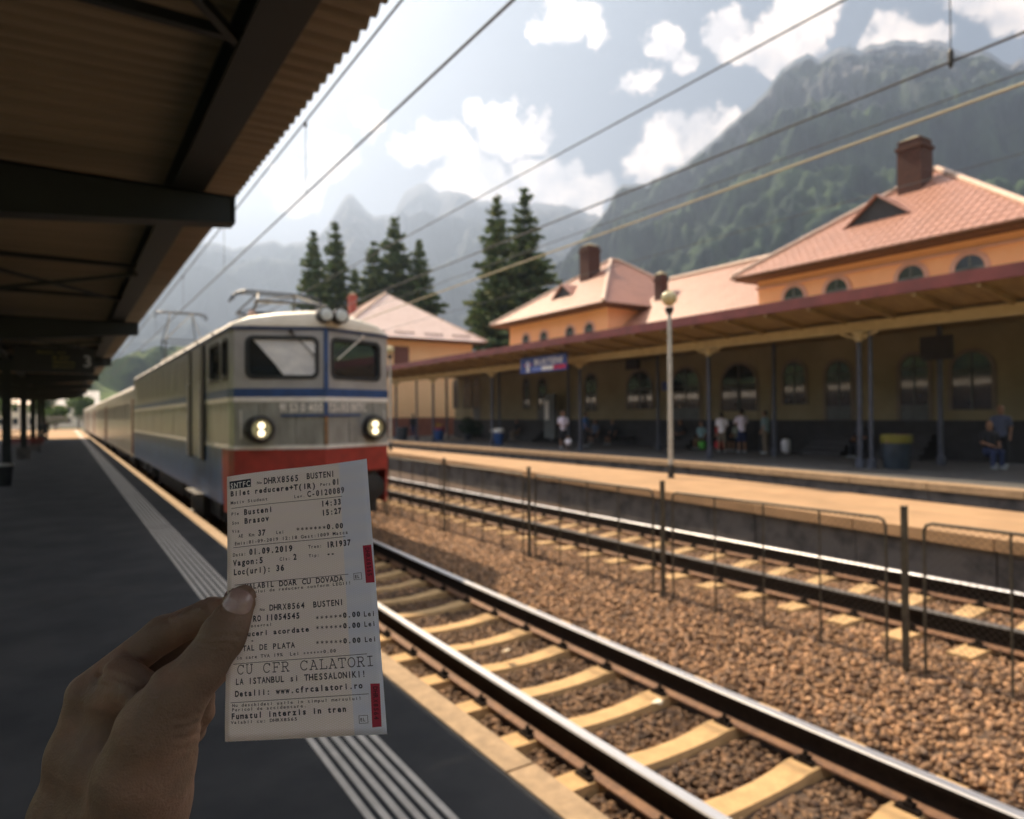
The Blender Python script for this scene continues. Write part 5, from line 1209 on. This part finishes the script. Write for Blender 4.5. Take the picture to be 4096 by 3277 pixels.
fc=tmix(tmath('MULTIPLY',gg,.42),basec,linec); t.links.new(fc,P.inputs['Base Color'])
tr=t.nodes.new('ShaderNodeBsdfTranslucent'); t.links.new(fc,tr.inputs[0]); mxs=t.nodes.new('ShaderNodeMixShader'); mxs.inputs[0].default_value=.72
t.links.new(P.outputs[0],mxs.inputs[1]); t.links.new(tr.outputs[0],mxs.inputs[2]); t.links.new(mxs.outputs[0],t.nodes['Material Output'].inputs[0])
ink=mat('ticket_ink',(.012,.016,.035),None,4,.6); redk=mat('ticket_red_print',(.42,.01,.045),(.35,.01,.04),200,.6); dred=mat('red_bar_print',(.09,.0,.015),None,4,.7)
NU,NV=24,40; V=[];UVs=[]
for j in range(NV+1):
    for i in range(NU+1): a,b=TW*i/NU,TH_*j/NV; V.append(tick(a,b)); UVs.append((a,b))
F=[(j*(NU+1)+i,j*(NU+1)+i+1,(j+1)*(NU+1)+i+1,(j+1)*(NU+1)+i) for j in range(NV) for i in range(NU)]
me=bpy.data.meshes.new('ticket'); me.from_pydata(V,[],F); ul=me.uv_layers.new(name='UVMap')
for lp in me.loops: ul.data[lp.index].uv=UVs[lp.vertex_index]
me.materials.append(paper); me.polygons.foreach_set('use_smooth',[True]*len(me.polygons))
tk=link('train_ticket',me); tag(tk,'printed paper train ticket with red bars, held up by the left hand in the foreground','ticket')
so=tk.modifiers.new('thickness','SOLIDIFY'); so.thickness=.00012; so.offset=0
def flat(name,polys,m,par,off=.00016):
    b=MB()
    for p in polys:
        a_,b_,c_,d_=[np.array(q,float) for q in p]; n=16; L=[a_+(b_-a_)*i/n for i in range(n+1)]; M_=[d_+(c_-d_)*i/n for i in range(n+1)]
        for i in range(n): b.add([tick(*L[i],off),tick(*L[i+1],off),tick(*M_[i+1],off),tick(*M_[i],off)],[(0,1,2,3)])
    me=bpy.data.meshes.new(name); me.from_pydata(b.v,[],b.f); me.materials.append(m); return link(name,me,par)
SER={'C':[((.86,.72),(.86,.98)),('arc',.5,.5,.42,.5,40,320)],'U':[((.06,1),(.36,1)),((.64,1),(.94,1)),((.2,1),(.2,.32)),((.8,1),(.8,.32)),('arc',.5,.32,.3,.32,180,360)],
'F':[((.08,0),(.5,0)),((.08,1),(.9,1)),((.28,0),(.28,1)),((.28,.52),(.66,.52)),((.66,.42),(.66,.64)),((.9,1),(.9,.76))],
'R':[((.02,0),(.42,0)),((.72,0),(.98,0)),((.05,1),(.55,1)),((.22,0),(.22,1)),((.22,.50),(.55,.50)),('arc',.55,.75,.27,.25,-90,90),((.5,.5),(.85,0))],
'A':[((.0,0),(.3,0)),((.7,0),(1,0)),((.14,0),(.5,1)),((.5,1),(.86,0)),((.27,.34),(.73,.34)),((.3,1),(.5,1))],
'L':[((.08,1),(.5,1)),((.08,0),(.92,0)),((.29,0),(.29,1)),((.92,0),(.92,.28))],
'T':[((.08,1),(.92,1)),((.5,1),(.5,0)),((.3,0),(.7,0)),((.08,1),(.08,.74)),((.92,1),(.92,.74))],
'O':[('arc',.5,.5,.42,.5,0,360)],'I':[((.2,1),(.8,1)),((.2,0),(.8,0)),((.5,0),(.5,1))]}
def tline(t_,a0,b0,a1,b1,h,st,par,name='printed_line'):
    d=np.array([a1-a0,b1-b0]); L=np.linalg.norm(d); e=d/L; nrm_=np.array([e[1],-e[0]]); n=len(t_); cell=L/n
    m={'w':paper_w,'n':ink,'b':ink,'s':ink,'f':ink,'r':dred}[st]; b=MB()
    o=.00022
    def put(V,F):
        b.add([tick(a0+e[0]*x+nrm_[0]*y,b0+e[1]*x+nrm_[1]*y,o) for x,y in V],F)
    if st=='f':
        w=.10
        for i,c in enumerate(t_):
            if c==' ': continue
            for s_ in SER[c]:
                if s_[0]=='arc':
                    _,cx,cy,rx,ry,q0,q1=s_; pts=[(cx+rx*math.cos(R(q)),cy+ry*math.sin(R(q))) for q in np.linspace(q0,q1,15)]
                else: pts=list(s_)
                P_=[((i+.06+p[0]*.88)*cell,p[1]*h) for p in pts]
                for p,q in zip(P_[:-1],P_[1:]):
                    dd=np.array(q)-np.array(p); l=np.linalg.norm(dd)+1e-9; pp=np.array([-dd[1],dd[0]])/l*w*h*.5; ex=dd/l*w*h*.25
                    put([tuple(np.array(p)-ex-pp),tuple(np.array(q)+ex-pp),tuple(np.array(q)+ex+pp),tuple(np.array(p)-ex+pp)],[(0,1,2,3)])
    else:
        bd_={'n':.026,'b':.040,'s':.020,'w':.02,'r':.03}[st]
        V,F,w=text_geo(t_.replace('*',' '),bd_,1.0,1.0)
        # monospace cell = 1 cap height; scale x to the measured pitch
        Vs=[]
        for x,y in V: Vs.append((x*cell,y*h))
        put(Vs,F)
        for i,c in enumerate(t_):
            if c=='*':
                x,y=(i+.5)*cell,h*.42
                for q in (0,60,120):
                    ux,uy=math.cos(R(q+30)),math.sin(R(q+30)); l=.36*h; ww=.055*h; put([(x-ux*l+uy*ww,y-uy*l-ux*ww),(x+ux*l+uy*ww,y+uy*l-ux*ww),(x+ux*l-uy*ww,y+uy*l+ux*ww),(x-ux*l-uy*ww,y-uy*l+ux*ww)],[(0,1,2,3)])
            if c=='0' and st!='r': x=(i+.5)*cell; q=.16*cell; put([(x-q-.02*h,.22*h),(x-q+.06*h,.22*h),(x+q+.02*h,.78*h),(x+q-.06*h,.78*h)],[(0,1,2,3)])
    me=bpy.data.meshes.new(name); me.from_pydata(b.v,[],b.f); me.materials.append(m); return link(name,me,par)
paper_w=mat('paper_white_letter',(.8,.78,.76)); 
bb=flat('logo_box',[BLACKBOX],ink,tk)
for r_ in TXT:
    tline(*r_,bb if r_[6]=='w' else tk)
for p,q in RULES: flat('printed_rule',[[(p[0],p[1]-.13),(q[0],q[1]-.13),(q[0],q[1]+.13),(p[0],p[1]+.13)]],ink,tk)
for rd,tx in zip(RED,('DHRX8565','DHRX8564')):
    o=flat('red_bar',[rd],redk,tk); x=(rd[0][0]+rd[1][0]+rd[2][0]+rd[3][0])/4
    tline(tx,rd[0][0]+1.3,rd[0][1]+1.2,rd[3][0]+1.3,rd[0][1]+15.6,2.2,'r',o)
for q in ELBOX:
    q=[np.array(p) for p in q]; c=sum(q)/4; P_=[]
    for i in range(4):
        a,b_=q[i],q[(i+1)%4]; ai=a+(c-a)*.11; bi=b_+(c-b_)*.11; P_.append([tuple(a),tuple(b_),tuple(bi),tuple(ai)])
    flat('printed_box',P_,ink,tk)
# ------------------------------------------------------------------ hand
skin=bpy.data.materials.new('skin'); skin.use_nodes=True; t=skin.node_tree; P=t.nodes['Principled BSDF']; P.inputs['Roughness'].default_value=.52; P.inputs['Specular IOR Level'].default_value=.35
P.inputs['Subsurface Weight'].default_value=.12; P.inputs['Subsurface Radius'].default_value=(.004,.0015,.0008); P.inputs['Subsurface Scale'].default_value=1
co=t.nodes.new('ShaderNodeTexCoord')
def tn(sc,det=4):
    n=t.nodes.new('ShaderNodeTexNoise'); n.inputs['Scale'].default_value=sc; n.inputs['Detail'].default_value=det; t.links.new(co.outputs['Object'],n.inputs['Vector']); return n.outputs[0]
mr_=t.nodes.new('ShaderNodeMapRange'); mr_.inputs[1].default_value=.4; mr_.inputs[2].default_value=.62; t.links.new(tn(38),mr_.inputs[0])
t.links.new(tmix(mr_.outputs[0],(.165,.105,.075),(.23,.135,.095)),P.inputs['Base Color'])
b1=t.nodes.new('ShaderNodeBump'); b1.inputs['Strength'].default_value=.6; b1.inputs['Distance'].default_value=.0006; t.links.new(tn(900,3),b1.inputs['Height'])
b2=t.nodes.new('ShaderNodeBump'); b2.inputs['Strength'].default_value=.8; b2.inputs['Distance'].default_value=.0015; t.links.new(tn(150,4),b2.inputs['Height']); t.links.new(b1.outputs[0],b2.inputs['Normal']); t.links.new(b2.outputs[0],P.inputs['Normal'])
def H(zx,zy,Z): px,py=100+zx/1.68,2250+zy/1.68; return ((px-2048)/FPX*Z,(1638.5-py)/FPX*Z,Z)
mm=.001
hc=[ # a, b, ra, rb, blend
(H(1462,268,.3445),H(1400,400,.3425),8.7,9.6,4),(H(1400,400,.3425),H(1350,490,.3405),9.6,11.3,4),(H(1350,490,.3405),H(1215,690,.3375),11.3,10.9,5),(H(1215,690,.3375),H(1010,900,.335),10.9,13.6,6),(H(1010,900,.335),H(880,1120,.335),13.6,16.5,8),(H(880,1120,.335),H(790,1420,.338),16.5,20,10),
(H(935,1170,.348),H(850,1600,.352),16,17,10),
(H(405,905,.363),H(345,1290,.362),9.2,13,8),(H(345,1290,.362),H(270,1700,.362),13,15.5,8),
(H(620,960,.360),H(560,1350,.358),12,17,10),(H(560,1350,.358),H(520,1800,.358),17,20,10),(H(790,1420,.338),H(640,1950,.345),20,22,10),
(H(270,1700,.362),H(60,2700,.362),15.5,20,10),(H(560,1800,.356),H(380,2900,.358),22,27,12),(H(850,1600,.352),H(640,2700,.353),17,24,10),
(H(380,2900,.358),H(-300,5200,.40),34,44,12),
(H(425,865,.3645),H(930,482,.3735),9.6,9.6,4),(H(930,482,.3735),H(1245,345,.3705),9.2,8.3,3.5),(H(1245,345,.3705),H(1460,300,.3640),8.2,7.2,3),
(H(640,745,.3565),H(735,770,.354),8.5,8.0,5),(H(560,900,.357),H(760,860,.350),9,9.5,6),
(H(560,1000,.378),H(1010,650,.388),10,9.4,4),(H(1010,650,.388),H(1290,450,.382),9,8,3),
(H(640,1150,.382),H(1050,930,.395),10,9,4),(H(1050,930,.395),H(1120,1130,.372),8.5,7.5,3),
(H(1110,1140,.366),H(1190,1010,.360),6.6,6.0,2.5),(H(1190,1010,.360),H(1212,905,.3585),6.0,4.9,2),
]
lo_=np.array([min(min(c[0][i],c[1][i]) for c in hc) for i in range(3)])-.035; 
lo_[1]=H(0,2350,.36)[1]; lo_[0]=H(-420,0,.36)[0]; hi_=np.array([H(1640,0,.36)[0],H(0,90,.36)[1],.42]); lo_[2]=.295
hs=.00105; n_=np.ceil((hi_-lo_)/hs).astype(int)+1
AX=[(lo_[i]+np.arange(n_[i])*hs).astype(np.float32) for i in range(3)]
G=np.stack(np.meshgrid(*AX,indexing='ij'),-1)
Fh=None
for c in hc:
    d_=sdcap(G,c[0],c[1],c[2]*mm,c[3]*mm).astype(np.float32); Fh=d_ if Fh is None else smin(Fh,d_,c[4]*mm)
# creases: knuckle folds of the thumb and index, web wrinkles
PXg=(G[...,0]/G[...,2]*FPX+2048-100)*1.68; PYg=(1638.5-G[...,1]/G[...,2]*FPX-2250)*1.68
def seg(ax,ay,bx,by):
    dx,dy=bx-ax,by-ay; L=dx*dx+dy*dy; t_=np.clip(((PXg-ax)*dx+(PYg-ay)*dy)/L,0,1); return np.hypot(PXg-ax-t_*dx,PYg-ay-t_*dy)
CR=[([(1430+112*math.cos(R(a))+0*a,262+96*math.sin(R(a))) for a in range(0,361,20)],.45,13),([(1185,480),(1260,505),(1350,495),(1425,500)],.5,15),([(1175,530),(1260,560),(1345,545),(1400,560)],.55,15),([(1200,590),(1290,600),(1370,585)],.3,14),
([(955,385),(985,420),(1000,480)],.6,16),([(1205,240),(1230,300),(1240,350)],.5,14),([(690,595),(730,640),(800,680),(836,730)],.9,22),([(500,740),(600,770),(700,800),(770,832)],.6,22),([(580,670),(640,690),(700,740)],.35,20),([(520,825),(600,840),(720,850)],.3,24),
([(1000,1060),(1090,1050),(1160,1010)],.5,16),([(1000,1120),(1100,1100),(1160,1075)],.5,14),([(1010,1190),(1110,1170),(1165,1150)],.45,14),([(1020,1260),(1110,1245),(1165,1225)],.4,14),([(850,790),(800,830),(770,835)],.8,22)]
front=(G[...,2]<.366)
for pl_,am,wd in CR:
    dd=None
    for (ax,ay),(bx,by) in zip(pl_[:-1],pl_[1:]): q=seg(ax,ay,bx,by); dd=q if dd is None else np.minimum(dd,q)
    Fh=Fh+np.where(front|(am<.7),1.35*am*mm*np.exp(-(dd/wd)**2),0).astype(np.float32)
Vh,Qh=surfnet(Fh,lo_,hs)
# cut the forearm cleanly where the grid ends: it continues below the frame
Vw=np.array([[*camp(*p)] for p in Vh]); 
o=raw('person',Vw,Qh,skin,None,True); bmfix(o.data); o.data.polygons.foreach_set('use_smooth',[True]*len(o.data.polygons))
tag(o,'bare left hand and forearm of the photographer, thumb and forefinger pinching the ticket','person'); person_o=o
# nails
nailm=mat('fingernail',(.30,.19,.17),(.38,.26,.24),160,.22,spec=.6)
def sdf_pt(P):
    f=None
    for c in hc: d_=sdcap(P,c[0],c[1],c[2]*mm,c[3]*mm); f=d_ if f is None else smin(f,d_,c[4]*mm)
    return f
def nail(cx,cy,w,h,ang,z0,z1,lift=.00035):
    V=[];F=[];nr,na=9,28; ca,sa=math.cos(ang),math.sin(ang)
    pts=[(0,0,0)]
    for i in range(1,nr+1):
        for k in range(na):
            a=2*math.pi*k/na; e=2.6; u=math.copysign(abs(math.cos(a))**(2/e),math.cos(a)); v=math.copysign(abs(math.sin(a))**(2/e),math.sin(a)); pts.append((u*i/nr,v*i/nr,i/nr))
    for u,v,rr_ in pts:
        x=cx+(u*w*ca-v*h*sa); y=cy+(u*w*sa+v*h*ca); px,py=(100+x/1.68-2048)/FPX,(1638.5-2250-y/1.68)/FPX
        z=z0; 
        for _ in range(60):
            d_=float(sdf_pt(np.array([px*z,py*z,z])))
            if d_<.00003 or z>z1: break
            z+=d_*.8
        z-= lift*(1.25-rr_**4*1.35); V.append(camp(px*z,py*z,z))
    for k in range(na): F.append((0,1+k,1+(k+1)%na))
    for i in range(nr-1):
        for k in range(na): a=1+i*na+k; b_=1+i*na+(k+1)%na; F.append((a,a+na,b_+na,b_))
    me=bpy.data.meshes.new('fingernail'); me.from_pydata([tuple(v) for v in V],[],F); me.materials.append(nailm); me.polygons.foreach_set('use_smooth',[True]*len(F)); return link('fingernail',me,person_o)
nail(1430,262,100,84,R(14),.33,.36)
nail(1220,925,17,42,R(14),.345,.37,.0003)
# ------------------------------------------------------------------ air
hz=bpy.data.materials.new('haze'); hz.use_nodes=True; t=hz.node_tree; t.nodes.remove(t.nodes['Principled BSDF']); pv=t.nodes.new('ShaderNodeVolumePrincipled'); pv.inputs['Color'].default_value=(.46,.60,.88,1); pv.inputs['Density'].default_value=.00037; pv.inputs['Anisotropy'].default_value=.55
t.links.new(pv.outputs[0],t.nodes['Material Output'].inputs['Volume'])
hb_=MB().box(-4300,4300,-4300,4300,-30,1290).build('haze',hz); tag(hb_,kind='stuff'); hb_['label']='pale summer haze filling the valley'; hb_['category']='haze'
S.cycles.volume_bounces=0; S.cycles.max_bounces=6; S.cycles.diffuse_bounces=3; S.cycles.glossy_bounces=3; S.cycles.transmission_bounces=3
